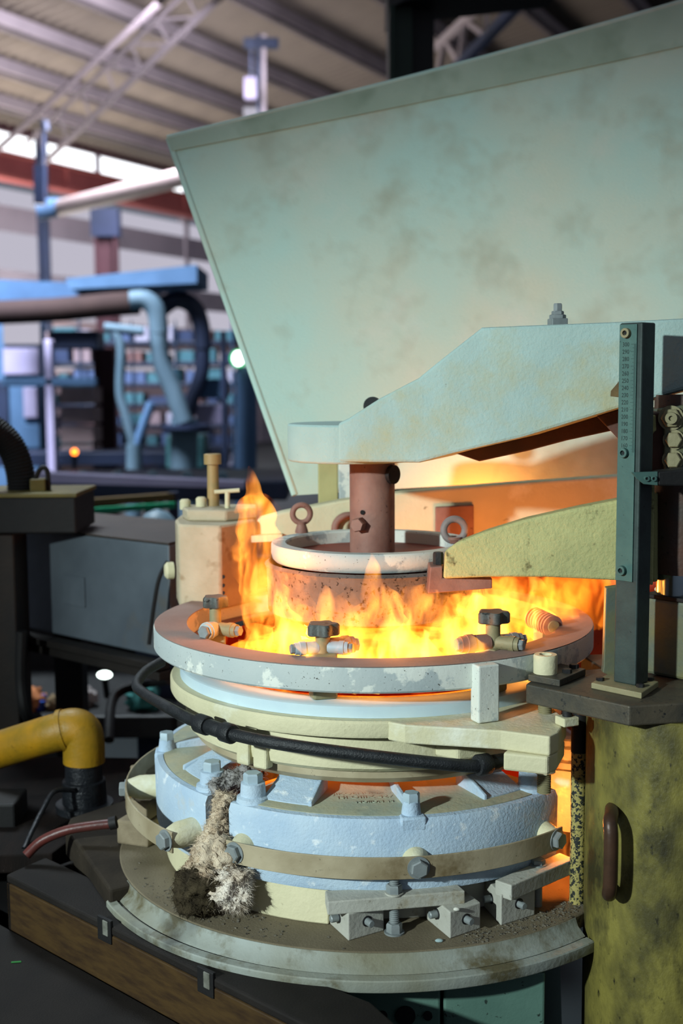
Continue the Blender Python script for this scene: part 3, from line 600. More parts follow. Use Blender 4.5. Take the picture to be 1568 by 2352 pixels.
# ------------------------------------------------------------------ clamp bars, wedge blocks, nuts on the table
def barprism(name, tops, h, mm, parent=None, bev=0.0015): return MB().prism(tops, (0, 0, -h)).build(name, mm, parent, smooth=0, bevel=bev)
zb = 0.900
b1 = T('clamp_bar', 'dusty flat clamp bar with a nut lying across two wedge blocks', 'clamp bar', atz(905, 2070, zb - 0.02), 'clamp bars on the table')
barprism('bar', [atz(752, 2072, zb), atz(1068, 2046, zb), atz(1050, 2030, zb + 0.001), atz(746, 2045, zb + 0.001)], 0.017, M_block, b1)
p = atz(905, 2052, zb)
MB().cyl(p, p + Vector((0, 0, 0.002)), 0.0115, n=24).build('washer', M_block, b1); hexbolt(MB(), p + Vector((0, 0, 0.002)), (0, 0, 1), 0.0100, 0.010, 0.2).build('nut', M_bolt, b1)
thread(MB(), p - Vector((0, 0, 0.052)), p + Vector((0, 0, 0.024)), 0.0062, 0.0026).build('stud', M_bolt, b1)
q = atz(908, 2135, ZT); q = Vector((p.x, p.y, ZT))
hexbolt(MB(), q, (0, 0, 1), 0.0100, 0.011, 0.4, 0.002).build('lower_nut', M_bolt, b1)
zb2 = 0.905
b2 = T('clamp_bar', 'clamp bar running into the orange glow beside the speckled pole', 'clamp bar', atz(1220, 2000, zb2 - 0.02), 'clamp bars on the table')
barprism('bar', [atz(1136, 2021, zb2), atz(1174, 2034, zb2), atz(1320, 1972, zb2), atz(1285, 1958, zb2)], 0.020, M_block, b2)
p = atz(1235, 1985, zb2); hexbolt(MB(), p, (0, 0, 1), 0.0095, 0.006, 0.1, 0.0015).build('bolt', M_bolt, b2); MB().cyl(p, p - Vector((0, 0, zb2 - ZT)), 0.006, n=16).build('stud', M_bolt, b2)
def wedge(label, apex, left, right, h, scr):
    """triangular-plan block standing on the table: a front edge and two faces with screws"""
    a, l, r = (atz(*apex, ZT), atz(*left, ZT), atz(*right, ZT)); back = l + (r - a)
    w = T('wedge_block', label, 'wedge block', a, 'wedge blocks on the table')
    MB().prism([a, l, back, r], (0, 0, h)).build('block', M_block, w, smooth=0, bevel=0.0015)
    for f, (p, q) in (('s', (a, l)), ('t', (a, r))):
        d = (q - p).normalized(); n = d.cross(Vector((0, 0, 1)));
        if n.dot(CAM - p) < 0: n = -n
        c = p.lerp(q, 0.52) + Vector((0, 0, h*0.55))
        rg = MB().cone_stack(c - n*0.002, n, [(0, 0.0065), (0.0025, 0.0068), (0.003, 0.0055)], 20).build('recess_ring', M_dark, w)
        sub(MB().cone_stack(c, n, [(0, 0.0048), (0.010, 0.0046), (0.011, 0.0036)], 16).build('screw', M_bolt, w), rg)
    return w
wedge('left wedge block under the clamp bar beside the cream base ring', (800, 2162), (757, 2122), (882, 2138), 0.034, 0)
wedge('middle wedge block with a white chip on its top', (1033, 2157), (977, 2110), (1103, 2133), 0.034, 0)
wedge('right wedge block under the clamp bar in the red glow', (1150, 2127), (1108, 2080), (1228, 2102), 0.040, 0)
c = atz(1048, 2092, ZT + 0.034); tag(MB().ball(c + Vector((0, 0, 0.002)), 0.004, 10, (1, 0.7, 0.6)).build('chip', mat('chip_white', '#d5d5c8', None, bump=0)), 'small white chip on top of the middle wedge block', 'chip')
c = atz(1008, 2163, ZT); tag(MB().ball(c + Vector((0, 0, 0.0015)), 0.0042, 10, (1.2, 0.8, 0.5)).build('chip', mat('chip_blue', '#9db5b5', None, bump=0)), 'small pale blue chip on the table in front of the middle wedge block', 'chip')

# wooden packing blocks at the left of the table
wb_ = mat('packing_wood', '#8d8068', '#776b55', 30, 0.85, bump=0.5, spot='#463d2e', spot_scale=60, spot_at=0.66)
k0 = T('stop_block', 'stepped stone grey stop block with a round hole at the left of the table', 'block', atz(310, 1945, ZT))
l_, a_ = atz(268, 1938, ZT), atz(340, 1948, ZT); dpt = Vector((0.02, 0.05, 0))
MB().prism([l_, a_, a_ + dpt, l_ + dpt], (0, 0, 0.036)).build('block', wb_, k0, smooth=0, bevel=0.003)
l2, a2 = l_ + Vector((0.017, 0.006, 0.036)), a_ + Vector((-0.002, 0.006, 0.036))
MB().prism([l2, a2, a2 + dpt, l2 + dpt], (0, 0, 0.030)).build('step', wb_, k0, smooth=0, bevel=0.003)
c = at(308, 1925, l_.y - 0.003); MB().cyl(c + Vector((0, 0.006, 0)), c, 0.0068, n=20).build('hole', M_black, k0)
k1 = T('packing_block', 'rough packing block standing behind the stop block under the strap', 'block', atz(330, 1880, ZT))
cc = atz(338, 1878, ZT); MB().rbox((cc.x, cc.y + 0.02), 0.05, 0.04, ZT, ZT + 0.075, 20).build('block', wb_, k1, smooth=0, bevel=0.003); MB().rbox((cc.x - 0.012, cc.y - 0.004), 0.03, 0.012, ZT, ZT + 0.05, 20).build('face_plate', mat('rust_plate', '#8a6a3a', '#6d5433', 20, 0.8), k1, smooth=0, bevel=0.002)
pg = T('spacer_pin', 'stubby pale pin pressed between stop block and mould', 'pin', atz(370, 1930, ZT))
MB().cone_stack(atz(352, 1925, ZT) + Vector((0, 0, 0.016)), (1, 0.1, 0), [(0, 0.012), (0.004, 0.013), (0.03, 0.0125), (0.045, 0.012)], 20).build('pin', M_cream, pg); MB().rbox((pg.location.x, pg.location.y), 0.02, 0.02, ZT, ZT + 0.008, 0).build('foot', M_block, pg, smooth=0)

# ------------------------------------------------------------------ wool escaping from the joint
def woolblob(mb, path, rad, amp, seed, n=46):
    pts = smoothpath(path, 16); k = len(pts); vs = []
    for i, p in enumerate(pts):
        f = i/(k-1); j = min(int(f*(len(rad)-1)), len(rad)-2); g = f*(len(rad)-1) - j; r = rad[j]*(1-g) + rad[j+1]*g
        d = (pts[min(i+1, k-1)] - pts[max(i-1, 0)]).normalized(); a = Vector((1, 0, 0)); a = (a - d*a.dot(d)).normalized(); b = d.cross(a)
        for q in range(n):
            t = 2*math.pi*q/n; e = a*math.cos(t) + b*math.sin(t)
            w = p + e*r; h = noise.noise(w*55 + Vector((seed, 0, 0)))*0.9 + noise.noise(w*140)*0.6 + noise.noise(w*330)*0.5 + noise.noise(w*700)*0.35
            vs.append(w + e*(amp*h))
    fs = [(i*n+q, i*n+(q+1) % n, (i+1)*n+(q+1) % n, (i+1)*n+q) for i in range(k-1) for q in range(n)] + [tuple(range(n-1, -1, -1)), tuple(range((k-1)*n, k*n))]
    mb.add(vs, fs); return vs
def fibres(vs, count, ln, seed, down):
    random.seed(seed); mb = MB(); cen = sum(vs, Vector())/len(vs)
    for i in range(count):
        p = random.choice(vs); d = (p - cen).normalized() + Vector((random.uniform(-1.6, 1.6), random.uniform(-1.6, 1.6), random.uniform(-1.6, .9) - down)); d.normalize()
        s = d.orthogonal().normalized()*random.uniform(0.00012, 0.0003); l = ln*random.uniform(0.4, 1.3); bend = Vector((random.uniform(-1, 1), random.uniform(-1, 1), random.uniform(-1, .6)))*l*0.7
        if (p + d*l).z < ZT + 0.001: continue
        mb.add([p - d*0.002 - s, p - d*0.002 + s, p + d*l*0.55 + s*0.7 + bend*0.4, p + d*l + bend, p + d*l*0.55 - s*0.7 + bend*0.4], [(0, 1, 2, 4), (4, 2, 3)])
    return mb
wl_ = T('insulating_wool', 'torn insulating wool spilling from the mould joint onto the table', 'wool', atz(470, 2070, ZT))
P = [pol(0.300, 229.9, 0.996), pol(0.312, 229.6, 0.960), pol(0.318, 229.4, 0.930), at(495, 1965, -0.262), at(480, 2010, -0.27)]
mb = MB(); v1 = woolblob(mb, P, [0.012, 0.015, 0.020, 0.026, 0.030], 0.010, 1); mb.build('hanging_strip', M_wool, wl_, smooth=85)
mb = MB(); v2 = woolblob(mb, [at(512, 1990, -0.275), at(522, 2025, -0.28), at(545, 2055, -0.275), at(560, 2068, -0.27)], [0.014, 0.026, 0.022, 0.005], 0.010, 7); mb.build('white_tuft', mat('white_wool', '#e4dbcd', '#c3b29c', 40, 0.95, bump=0.8, bscale=300, spec=0.1), wl_, smooth=85)
mb = MB(); v3 = woolblob(mb, [at(485, 1985, -0.27), at(470, 2022, -0.275), at(448, 2050, -0.262), at(432, 2066, -0.25)], [0.016, 0.028, 0.030, 0.008], 0.011, 13); mb.build('charred_clump', M_woolblack, wl_, smooth=85)
for vv, cnt, ln, sd, mm in ((v1, 6500, 0.007, 1, M_wool), (v2, 5000, 0.007, 2, mat('white_wool', '#d9cdbc')), (v3, 5000, 0.006, 3, M_woolblack)):
    f = fibres(vv, cnt, ln, sd, 0.2).build('fibres', mm, wl_, smooth=0); f['kind'] = 'stuff'
wg = T('grey_wool_plug', 'grey ash coloured wool plug lying over the mould joint', 'wool', pol(0.25, 236, 1.0))
mb = MB(); v4 = woolblob(mb, [at(485, 1808, -0.215), at(520, 1798, -0.20), at(560, 1785, -0.185), at(602, 1778, -0.17)], [0.008, 0.013, 0.016, 0.005], 0.006, 21); mb.build('plug', M_woolgrey, wg, smooth=85)
f = fibres(v4, 2500, 0.005, 9, 0.0).build('fibres', M_woolgrey, wg, smooth=0); f['kind'] = 'stuff'
fk = atz(405, 2040, ZT); tag(MB().prism([fk, fk + Vector((0.018, 0.008, 0.004)), fk + Vector((0.016, 0.016, 0.010)), fk + Vector((0.002, 0.010, 0.006))], (0, 0, 0.0015)).build('wool_flake', mat('chip_white', '#d5d5c8'), smooth=0), 'small white flake beside the charred wool on the table', 'flake')

# ------------------------------------------------------------------ middle casting with its ear, inner ring, cooler ring
mr = T('middle_casting', 'cream middle mould casting with a flange and an ear to the right', 'casting', (0, 0, 1.015))
MB().lathe([(0.236, 1.036), (0.262, 1.034), (0.2705, 1.040), (0.2725, 1.050), (0.2725, 1.083), (0.292, 1.086), (0.2935, 1.089), (0.2935, 1.104), (0.291, 1.107), (0.236, 1.107)], n=120).build('ring_body', M_cream, mr)
MB().lathe([(0.236, 1.016), (0.250, 1.016), (0.258, 1.024), (0.258, 1.036), (0.236, 1.036)], n=96).build('lower_lip', M_strap, mr)
ze = 1.1072
ear = [pol(0.2925, 272, ze), atz(930, 1665, ze), atz(1150, 1678, ze), atz(1262, 1692, ze), atz(1282, 1682, ze), atz(1300, 1652, ze), pol(0.27, 322, ze), pol(0.24, 300, ze)]
MB().prism(ear, (0, 0, -0.0235)).build('ear_plate', M_cream, mr, smooth=0, bevel=0.002)
ear2 = [atz(1155, 1684, ze), atz(1258, 1694, ze), atz(1280, 1683, ze), atz(1297, 1655, ze), atz(1200, 1650, ze)]
MB().prism([v + Vector((0, 0, -0.0235)) for v in ear2], (0, 0, -0.022)).build('ear_boss', M_cream, mr, smooth=0, bevel=0.003)
MB().prism([pol(0.272, 285, 1.084), pol(0.272, 297, 1.084), pol(0.30, 297, 1.084), pol(0.30, 289, 1.084)], (0, 0, -0.03)).build('rib', M_cream, mr, smooth=0, bevel=0.003)
for a in (231, 237): MB().obox(pol(0.270, a, 1.045), pol(0.008, a, 0), pol(0.011, a + 90, 0), (0, 0, 0.016)).build('lug', M_cream, mr, smooth=0, bevel=0.003)
SCX = atz(1252, 1590, 1.13)
scr = Vector((0.2125, -0.2655, 0))
ir = T('inner_ring', 'thin pale blue ring between cooler ring and middle casting', 'ring', (0, 0, 1.107))
MB().lathe([(0.240, 1.1073), (0.2795, 1.1073), (0.2795, 1.1215), (0.276, 1.1235), (0.240, 1.1235)], n=120).build('ring', M_blue, ir)
cl = T('cooler_ring', 'wide grey cooler ring around the flames with a pinkish brown top', 'ring', (0, 0, 1.147))
MB().lathe([(0.270, 1.1475), (0.3135, 1.1475), (0.3155, 1.1500), (0.3155, 1.1775), (0.3145, 1.1792), (0.270, 1.1792)], n=144).build('ring_body', M_ringside, cl)
M_ringtop = mat('pinkish_brown_top', '#96827a', '#87726a', 10, 0.75, bump=0.3, spot='#5b453e', spot_scale=170, spot_at=0.72)  # top face in a pinkish brown tone with darker flecks
MB().lathe([(0.2685, 1.1795), (0.314, 1.1795), (0.3145, 1.1805), (0.2685, 1.1805)], n=144).build('top_face', M_ringtop, cl)
MB().lathe([(0.250, 1.1474), (0.2698, 1.1474), (0.2698, 1.150), (0.250, 1.150)], n=96).build('inner_lip', M_pink, cl)
pa = at(1120, 1600, -0.30); a_b = math.degrees(math.atan2(-0.30, pa.x))
t = Vector((math.cos(math.radians(a_b)), math.sin(math.radians(a_b)), 0)); tn = Vector((-t.y, t.x, 0))
MB().obox(t*0.321 + Vector((0, 0, 1.1435)), t*0.010, tn*0.0148, (0, 0, 0.0355)).build('bracket', M_ringside, cl, smooth=0, bevel=0.002)
for a in (60, 120, 180, 200): MB().cyl(pol(0.272, a, 1.1235), pol(0.272, a, 1.1478), 0.006, n=16).build('spacer', M_ringside, cl)

# knobs and fittings inside the ring
def knob(label, px, py, Y, r, rot, arms):
    """py is the underside of the lobed head"""
    h = at(px, py, Y); k = T('valve_knob', label, 'knob', (h.x, h.y, 1.1235), 'lobed valve knobs inside the ring')
    vs = []; n = 72
    for z, f in ((0, 0.93), (0.0015, 1.0), (0.0125, 1.0), (0.0150, 0.90)):
        for i in range(n):
            t = 2*math.pi*i/n; R = r*f*(0.87 + 0.13*math.cos(5*t + rot)); vs.append(h + Vector((R*math.cos(t), R*math.sin(t), z)))
    fs = [(q*n+i, q*n+(i+1) % n, (q+1)*n+(i+1) % n, (q+1)*n+i) for q in range(3) for i in range(n)] + [tuple(range(n-1, -1, -1)), tuple(range(3*n, 4*n))]
    hd = MB(); hd.add(vs, fs); hd = hd.build('head', M_knob, k)
    MB().cone_stack((h.x, h.y, 1.155), (0, 0, 1), [(0, r*0.46), (h.z - 1.155 - 0.001, r*0.44), (h.z - 1.155 + 0.0005, r*0.50)], 24).build('stem', M_khaki, k)
    MB().rbox((h.x, h.y), r*1.5, r*1.2, 1.1236, 1.182, math.degrees(rot)).build('valve_body', M_khaki, k, smooth=0, bevel=0.003)
    for ang, ln, rr, mm in arms:
        d = Vector((math.cos(math.radians(ang)), math.sin(math.radians(ang)), 0)); c = Vector((h.x, h.y, 1.1885)) + d*r*0.3
        pt = MB().cone_stack(c, d, [(0, rr), (ln*0.55, rr), (ln*0.56, rr*1.12), (ln*0.8, rr*1.12), (ln*0.81, rr*1.0), (ln, rr*0.95)], 18).build('pipe_arm', mm, k)
        sub(hexbolt(MB(), c + d*ln, d, rr*0.8, 0.006, 0.2).build('end_nut', M_bolt, k), pt)
    return k
knob('grey lobed valve knob on a blue pipe fitting at the front of the ring', 741, 1458, -0.238, 0.0215, 0.3, [(196, 0.030, 0.008, M_boltp), (350, 0.026, 0.008, M_boltp), (20, 0.035, 0.011, M_pink)])
knob('brown lobed valve knob on a khaki stem at the right front of the ring', 1132, 1430, -0.213, 0.0215, 0.9, [(200, 0.040, 0.011, M_pink), (330, 0.030, 0.009, M_khaki), (20, 0.034, 0.009, M_bolt)])
knob('pale lobed valve knob on a khaki stem at the left of the ring', 494, 1394, -0.115, 0.0180, 0.1, [(245, 0.022, 0.011, M_ringside), (330, 0.030, 0.009, M_khaki)])
vt = T('finned_roller', 'finned pale roller lying inside the ring at the right', 'roller', pol(0.25, 355, 1.1235))
c0, c1 = at(1225, 1418, -0.03), at(1272, 1440, -0.08); d = (c1 - c0)
MB().tube([c0, c1], 0.0085, 20).build('core', M_khaki, vt)
for i in range(8): MB().cyl(c0 + d*(i/8.0 + 0.03), c0 + d*(i/8.0 + 0.075), 0.0155, n=24).build('fin', M_pink, vt)
MB().rbox((c0.lerp(c1, .5).x, c0.lerp(c1, .5).y), 0.02, 0.02, 1.1236, c0.lerp(c1, .5).z, 30).build('stand', M_khaki, vt, smooth=0)

# ------------------------------------------------------------------ pot, rim, spindle, eye bolts
pt = T('hanging_pot', 'grey scaled pot hanging in the flames under the white rim', 'pot', (0, 0, 1.195))
MB().lathe([(0.005, 1.1935), (0.146, 1.1935), (0.1515, 1.197), (0.153, 1.255), (0.156, 1.262), (0.150, 1.266), (0.148, 1.258), (0.140, 1.205), (0.005, 1.203)], n=112).build('pot_shell', M_pot, pt)
rm = T('pot_rim_ring', 'white rim ring on the pot with orange lit inside', 'rim ring', (0, 0, 1.262))
MB().lathe([(0.124, 1.2665), (0.141, 1.2665), (0.1445, 1.270), (0.1465, 1.278), (0.1462, 1.290), (0.1445, 1.2925), (0.126, 1.2925), (0.124, 1.290)], n=112).build('ring', M_ringside, rm)
MB().lathe([(0.003, 1.262), (0.1238, 1.262), (0.1238, 1.2745), (0.003, 1.2745)], n=80).build('lid_plate', mat('firelight_lid', '#93402a', '#7a3a2c', 14, 0.7, bump=0.3), rm)  # lid's red puts the firelight inside the rim into its colour
sd = T('spindle', 'heat tinted vertical spindle between the upper arm and the pot lid', 'spindle', (0, 0, 1.2745))
MB().cone_stack((0, 0, 1.2747), (0, 0, 1), [(0, 0.0305), (0.002, 0.0325), (0.150, 0.0325)], 40).build('shaft', M_pink, sd)
c = at(827, 1205, -0.034); n_ = Vector((-0.35, -0.94, 0))
hexbolt(MB(), c + Vector((0, 0.006, 0)), n_, 0.0105, 0.016, 0.5).build('side_bolt', M_pink, sd)
c = at(832, 1177, -0.031); MB().cyl(c + Vector((0, 0.004, 0)), c - Vector((0, 0.0012, 0)), 0.0032, n=14).build('small_hole', M_black, sd)
c = at(903, 1090, -0.022); n_ = Vector((0.75, -0.66, 0)); MB().cyl(c - n_*0.004, c + n_*0.0022, 0.0135, n=24).build('round_recess', M_black, sd)
for lb, px, py, Y, r in (('eye bolt at the back left of the pot rim', 692, 1180, 0.10, 0.0135), ('eye bolt beside the yellow green lower arm', 1043, 1217, 0.01, 0.0158)):
    c = at(px, py, Y); e = T('eye_bolt', 'heat tinted ' + lb, 'eye bolt', (c.x, c.y, 1.2925), 'lifting eye bolts on the pot rim')
    MB().torus(c, (0.15, -1, 0), r, r*0.33).build('eye', M_pink if px < 800 else mat('grey_eye', '#8d8582', '#7a716e', 30, 0.6), e)
    MB().cone_stack((c.x, c.y, 1.2924), (0, 0, 1), [(0, r*0.75), (0.004, r*0.72), (c.z - r*1.2 - 1.2924, r*0.5), (c.z - r*0.9 - 1.2924, r*0.62)], 18).build('shank', M_pink, e)

# ------------------------------------------------------------------ flame volumes
def flame_mat(name, strength, scale, thr, col=(1.0, 0.36, 0.035), core=(1.0, 0.62, 0.16)):
    t = NT(name); tc = t.n('ShaderNodeTexCoord'); mp = t.n('ShaderNodeMapping'); mp.inputs['Scale'].default_value = (1, 1, 0.42); t.l(tc.outputs['Object'], mp.inputs[0])
    q = t.n('ShaderNodeTexNoise'); q.inputs['Scale'].default_value = scale; q.inputs['Detail'].default_value = 2.5; q.inputs['Distortion'].default_value = 0.8; t.l(mp.outputs[0], q.inputs['Vector'])
    r = t.n('ShaderNodeMapRange'); r.inputs[1].default_value = thr; r.inputs[2].default_value = thr + 0.22; r.inputs[3].default_value = 0.04; r.inputs[4].default_value = 1.0; t.l(q.outputs[0], r.inputs[0])
    mu = t.n('ShaderNodeMath', operation='MULTIPLY'); mu.inputs[1].default_value = strength; t.l(r.outputs[0], mu.inputs[0])
    mx = t.n('ShaderNodeMix', data_type='RGBA'); mx.inputs[6].default_value = col + (1,); mx.inputs[7].default_value = core + (1,); t.l(r.outputs[0], mx.inputs[0])
    e = t.n('ShaderNodeEmission'); t.l(mx.outputs[2], e.inputs[0]); t.l(mu.outputs[0], e.inputs[1]); t.l(e.outputs[0], t.out.inputs['Volume']); return t.m
F1 = flame_mat('flame_bright', 100, 34, 0.46, (1.0, 0.21, 0.008), (1.0, 0.44, 0.06)); F2 = flame_mat('flame_soft', 62, 32, 0.46, (1.0, 0.17, 0.006), (1.0, 0.32, 0.025)); F3 = flame_mat('flame_faint', 20, 34, 0.44, (1.0, 0.24, 0.015), (1.0, 0.34, 0.04))
def flame(label, pts, mm, seed, squash=0.8, n=22):
    """pts: (px, py, Y, half-width px)"""
    P = smoothpath([at(p[0], p[1], p[2]) for p in pts], 6); R = smoothpath([Vector((sz(p[3], p[2]), 0, 0)) for p in pts], 6)
    vs = []; k = len(P)
    for i, p in enumerate(P):
        d = (P[min(i+1, k-1)] - P[max(i-1, 0)]).normalized(); b = Vector((0, 1, 0)); b = (b - d*b.dot(d)).normalized(); a = b.cross(d)
        for j in range(n):
            t = 2*math.pi*j/n; r = max(R[i].x, 0.0004)*1.18; e = a*math.cos(t) + b*(math.sin(t)*squash)
            q = p + e*r
            h = noise.noise(Vector((q.x*34 + seed, q.y*34, q.z*18)))*0.55 + noise.noise(Vector((q.x*90 + seed, q.y*90, q.z*45)))*0.28
            vs.append(p + e*(r*(1 + h)) + Vector((noise.noise(Vector((seed, p.z*40, 3)))*r*0.4, 0, 0)))
    fs = [(i*n+j, i*n+(j+1) % n, (i+1)*n+(j+1) % n, (i+1)*n+j) for i in range(k-1) for j in range(n)] + [tuple(range(n-1, -1, -1)), tuple(range((k-1)*n, k*n))]
    mb = MB(); mb.add(vs, fs); return tag(mb.build('flame', mm), label, 'flame', 'flames rising inside the cooler ring')
flame('tallest flame column rising left of the pot past the cream housing', [(655, 1530, -0.15, 76), (640, 1470, -0.145, 74), (612, 1400, -0.135, 60), (592, 1320, -0.125, 46), (594, 1250, -0.115, 44), (588, 1200, -0.11, 38), (584, 1160, -0.105, 36), (581, 1135, -0.10, 17), (578, 1105, -0.10, 12), (572, 1070, -0.10, 2)], F1, 1.3)
flame('mushroom shaped flame cap across the tallest flame', [(538, 1178, -0.10, 4), (560, 1160, -0.10, 15), (590, 1150, -0.10, 17), (624, 1160, -0.10, 12), (650, 1178, -0.10, 3)], F2, 4.1, 1.0)
flame('broad low flame sheet along the front left of the ring', [(600, 1520, -0.17, 66), (690, 1500, -0.20, 60), (695, 1450, -0.20, 54), (660, 1400, -0.18, 34), (640, 1350, -0.17, 4)], F1, 8.7)
flame('low flame sheet behind the grey knob at the ring front', [(760, 1530, -0.21, 96), (790, 1495, -0.21, 94), (800, 1460, -0.205, 80), (770, 1420, -0.20, 40), (755, 1380, -0.195, 22), (745, 1345, -0.19, 3)], F1, 12.1)
flame('pointed flame tongue in front of the middle of the pot', [(900, 1530, -0.21, 94), (895, 1490, -0.21, 88), (885, 1440, -0.205, 56), (870, 1390, -0.20, 36), (856, 1340, -0.195, 19), (856, 1300, -0.19, 12), (853, 1270, -0.19, 2)], F1, 17.9)
flame('rolling flame between the two front knobs', [(1010, 1530, -0.20, 92), (1010, 1490, -0.20, 88), (990, 1440, -0.195, 72), (970, 1400, -0.19, 52), (935, 1368, -0.185, 24), (915, 1350, -0.185, 3)], F1, 23.3)
flame('bright flame mass under the yellow green lower arm', [(1100, 1530, -0.12, 92), (1120, 1480, -0.11, 104), (1150, 1420, -0.10, 96), (1185, 1375, -0.09, 80), (1205, 1340, -0.09, 52), (1215, 1310, -0.09, 5)], F1, 29.0)
flame('soft orange flame drifting right behind the scale post', [(1200, 1480, 0.02, 84), (1260, 1430, 0.03, 88), (1325, 1385, 0.04, 78), (1390, 1355, 0.05, 60), (1450, 1345, 0.05, 4)], F2, 31.7)
flame('orange flame lick along the right inner wall of the ring', [(1290, 1500, -0.03, 56), (1270, 1450, -0.02, 60), (1290, 1400, -0.01, 44), (1330, 1360, 0.0, 26), (1365, 1335, 0.0, 3)], F2, 53.1)
flame('curling thin flame under the end block of the lower arm', [(1040, 1440, -0.16, 26), (1052, 1400, -0.16, 18), (1045, 1370, -0.16, 11), (1030, 1345, -0.16, 2)], F2, 37.7)
flame('faint flame wisp before the left of the pot', [(690, 1420, -0.18, 44), (665, 1370, -0.18, 32), (672, 1330, -0.18, 18), (672, 1295, -0.18, 2)], F3, 41.0)
flame('faint low flame veil before the pot wall', [(770, 1460, -0.18, 80), (780, 1420, -0.18, 62), (800, 1385, -0.18, 34), (802, 1350, -0.18, 3)], F3, 43.0)
for nm, p, pw, r in (('flame_light_left', at(598, 1310, -0.12), 0.8, 0.03), ('flame_light_front', at(900, 1470, -0.225), 0.12, 0.02), ('flame_light_right', at(1190, 1400, -0.02), 2.0, 0.035), ('flame_light_rear', Vector((0.20, 0.285, 1.29)), 2.4, 0.02), ('flame_light_back', Vector((0.05, 0.185, 1.24)), 0.15, 0.02)):
    lamp(nm, 'POINT', p, None, pw, (1.0, 0.28, 0.045), r)
flame('orange flame leaking from the glowing joint beside the speckled pole', [(1282, 2000, -0.185, 10), (1286, 1940, -0.185, 20), (1284, 1870, -0.18, 22), (1290, 1800, -0.175, 20), (1298, 1750, -0.17, 14), (1305, 1700, -0.17, 2)], F2, 61.0)
lamp('core_glow', 'POINT', at(1288, 1880, -0.185), None, 0.9, (1.0, 0.25, 0.035), 0.012)

# ------------------------------------------------------------------ upper arm, fitting, rear arm, lower arm
ua = T('upper_arm', 'pale aqua cast upper arm carrying the spindle', 'arm', at(808, 1063, 0.0))
zt_, zb_ = at(700, 974, -0.03).z, at(700, 1061, -0.03).z
cx = at(812, 1000, 0.0).x; R_ = cx - at(660, 1000, 0.0).x
YA = -0.088
prof = [(1000, 835), (1105, 752), (1200, 748), (1400, 740), (1740, 722), (1740, 846), (1420, 938), (1200, 1005), (1040, 1042), (962, 1063)]
low = [(775, 972), (800, 960), (870, 915), (960, 868)]
MB().cone_stack((cx, 0.005, zb_), (0, 0, 1), [(0, R_), (zt_ - zb_, R_)], 72).build('end_boss', M_arm, ua, bevel=0.003)
def vplane(P0, P1):
    """vertical plane through two points: returns a pixel-to-point function and its backward normal"""
    d = Vector((P1.x - P0.x, P1.y - P0.y, 0)).normalized(); nb = Vector((-d.y, d.x, 0))
    if nb.y < 0: nb = -nb
    def f(px, py, off=0.0):
        r = ray(px, py); q = P0 + nb*off; return CAM + r*((q - CAM).dot(nb)/r.dot(nb))
    return f, nb
ap, an = vplane(at(775, 1000, YA), at(1500, 850, -0.235))
MB().prism([ap(x, y) for x, y in low + prof] + [ap(775, 1062)], an*0.165).build('arm_body', M_arm, ua, smooth=0, bevel=0.004)
MB().prism([ap(x, y, 0.10) for x, y in ((1040, 1040), (1100, 1060), (1210, 1036), (1300, 1012), (1425, 985), (1425, 930), (1100, 1010))], an*0.02).build('rear_web', M_armdark, ua, smooth=0, bevel=0.002)
MB().prism([ap(x, y, 0.05) for x, y in ((1368, 955), (1428, 1018), (1470, 1050), (1470, 925))], an*0.05).build('gusset', M_armdark, ua, smooth=0, bevel=0.002)
c = at(856, 933, 0.06); MB().cyl(c, c + Vector((0, 0.012, 0)), 0.014, n=24).build('boss_plug', M_dark, ua)
MB().prism([ap(x, y, 0.002) for x, y in ((1403, 898), (1425, 872), (1440, 880), (1440, 915), (1418, 912), (1402, 910))], an*-0.0026).build('rust_patch', mat('rust_patch', '#6e5a38', '#5b4a30', 40, 0.85), ua, smooth=0)
ft = T('grease_fitting', 'small stepped hex fitting on top of the upper arm', 'fitting', at(1280, 745, -0.12))
c = at(1280, 748, -0.12); s = lambda px: sz(px, -0.12)
MB().rbox((c.x, c.y), s(37), s(37), c.z - 0.006, c.z + s(16), 8).build('base', M_bolt, ft, smooth=0, bevel=0.001)
hexbolt(MB(), c + Vector((0, 0, s(16))), (0, 0, 1), s(19), s(9), 0.2).build('flange', M_bolt, ft); hexbolt(MB(), c + Vector((0, 0, s(24))), (0, 0, 1), s(14), s(9), 0.2).build('neck', M_bolt, ft)
hexbolt(MB(), c + Vector((0, 0, s(33))), (0, 0, 1), s(10.5), s(17), 0.5).build('hex_head', M_bolt, ft)

ra = T('cross_beam', 'cream rear arm passing behind the pot', 'arm', at(900, 1180, 0.21))
MB().prism([at(x, y, 0.21) for x, y in ((590, 1192), (650, 1176), (780, 1150), (925, 1130), (1150, 1112), (1600, 1080), (1600, 1290), (1000, 1290), (590, 1240))], (0, 0.04, 0)).build('arm_body', M_cream, ra, smooth=0, bevel=0.004)
for x in (1000,): MB().prism([at(p, q, 0.20) for p, q in ((1000, 1165), (1088, 1160), (1088, 1290), (1000, 1290))], (0, 0.012, 0)).build('pad', M_pink, ra, smooth=0, bevel=0.002)
c = at(800, 1215, 0.203); MB().torus(c, (0, 1, 0), 0.022, 0.006).build('boss_ring', M_pink, ra)
MB().prism([at(p, q, 0.19) for p, q in ((548, 1232), (648, 1228), (648, 1243), (548, 1248))], (0, 0.03, 0)).build('tie_bar', M_cream, ra, smooth=0, bevel=0.001)
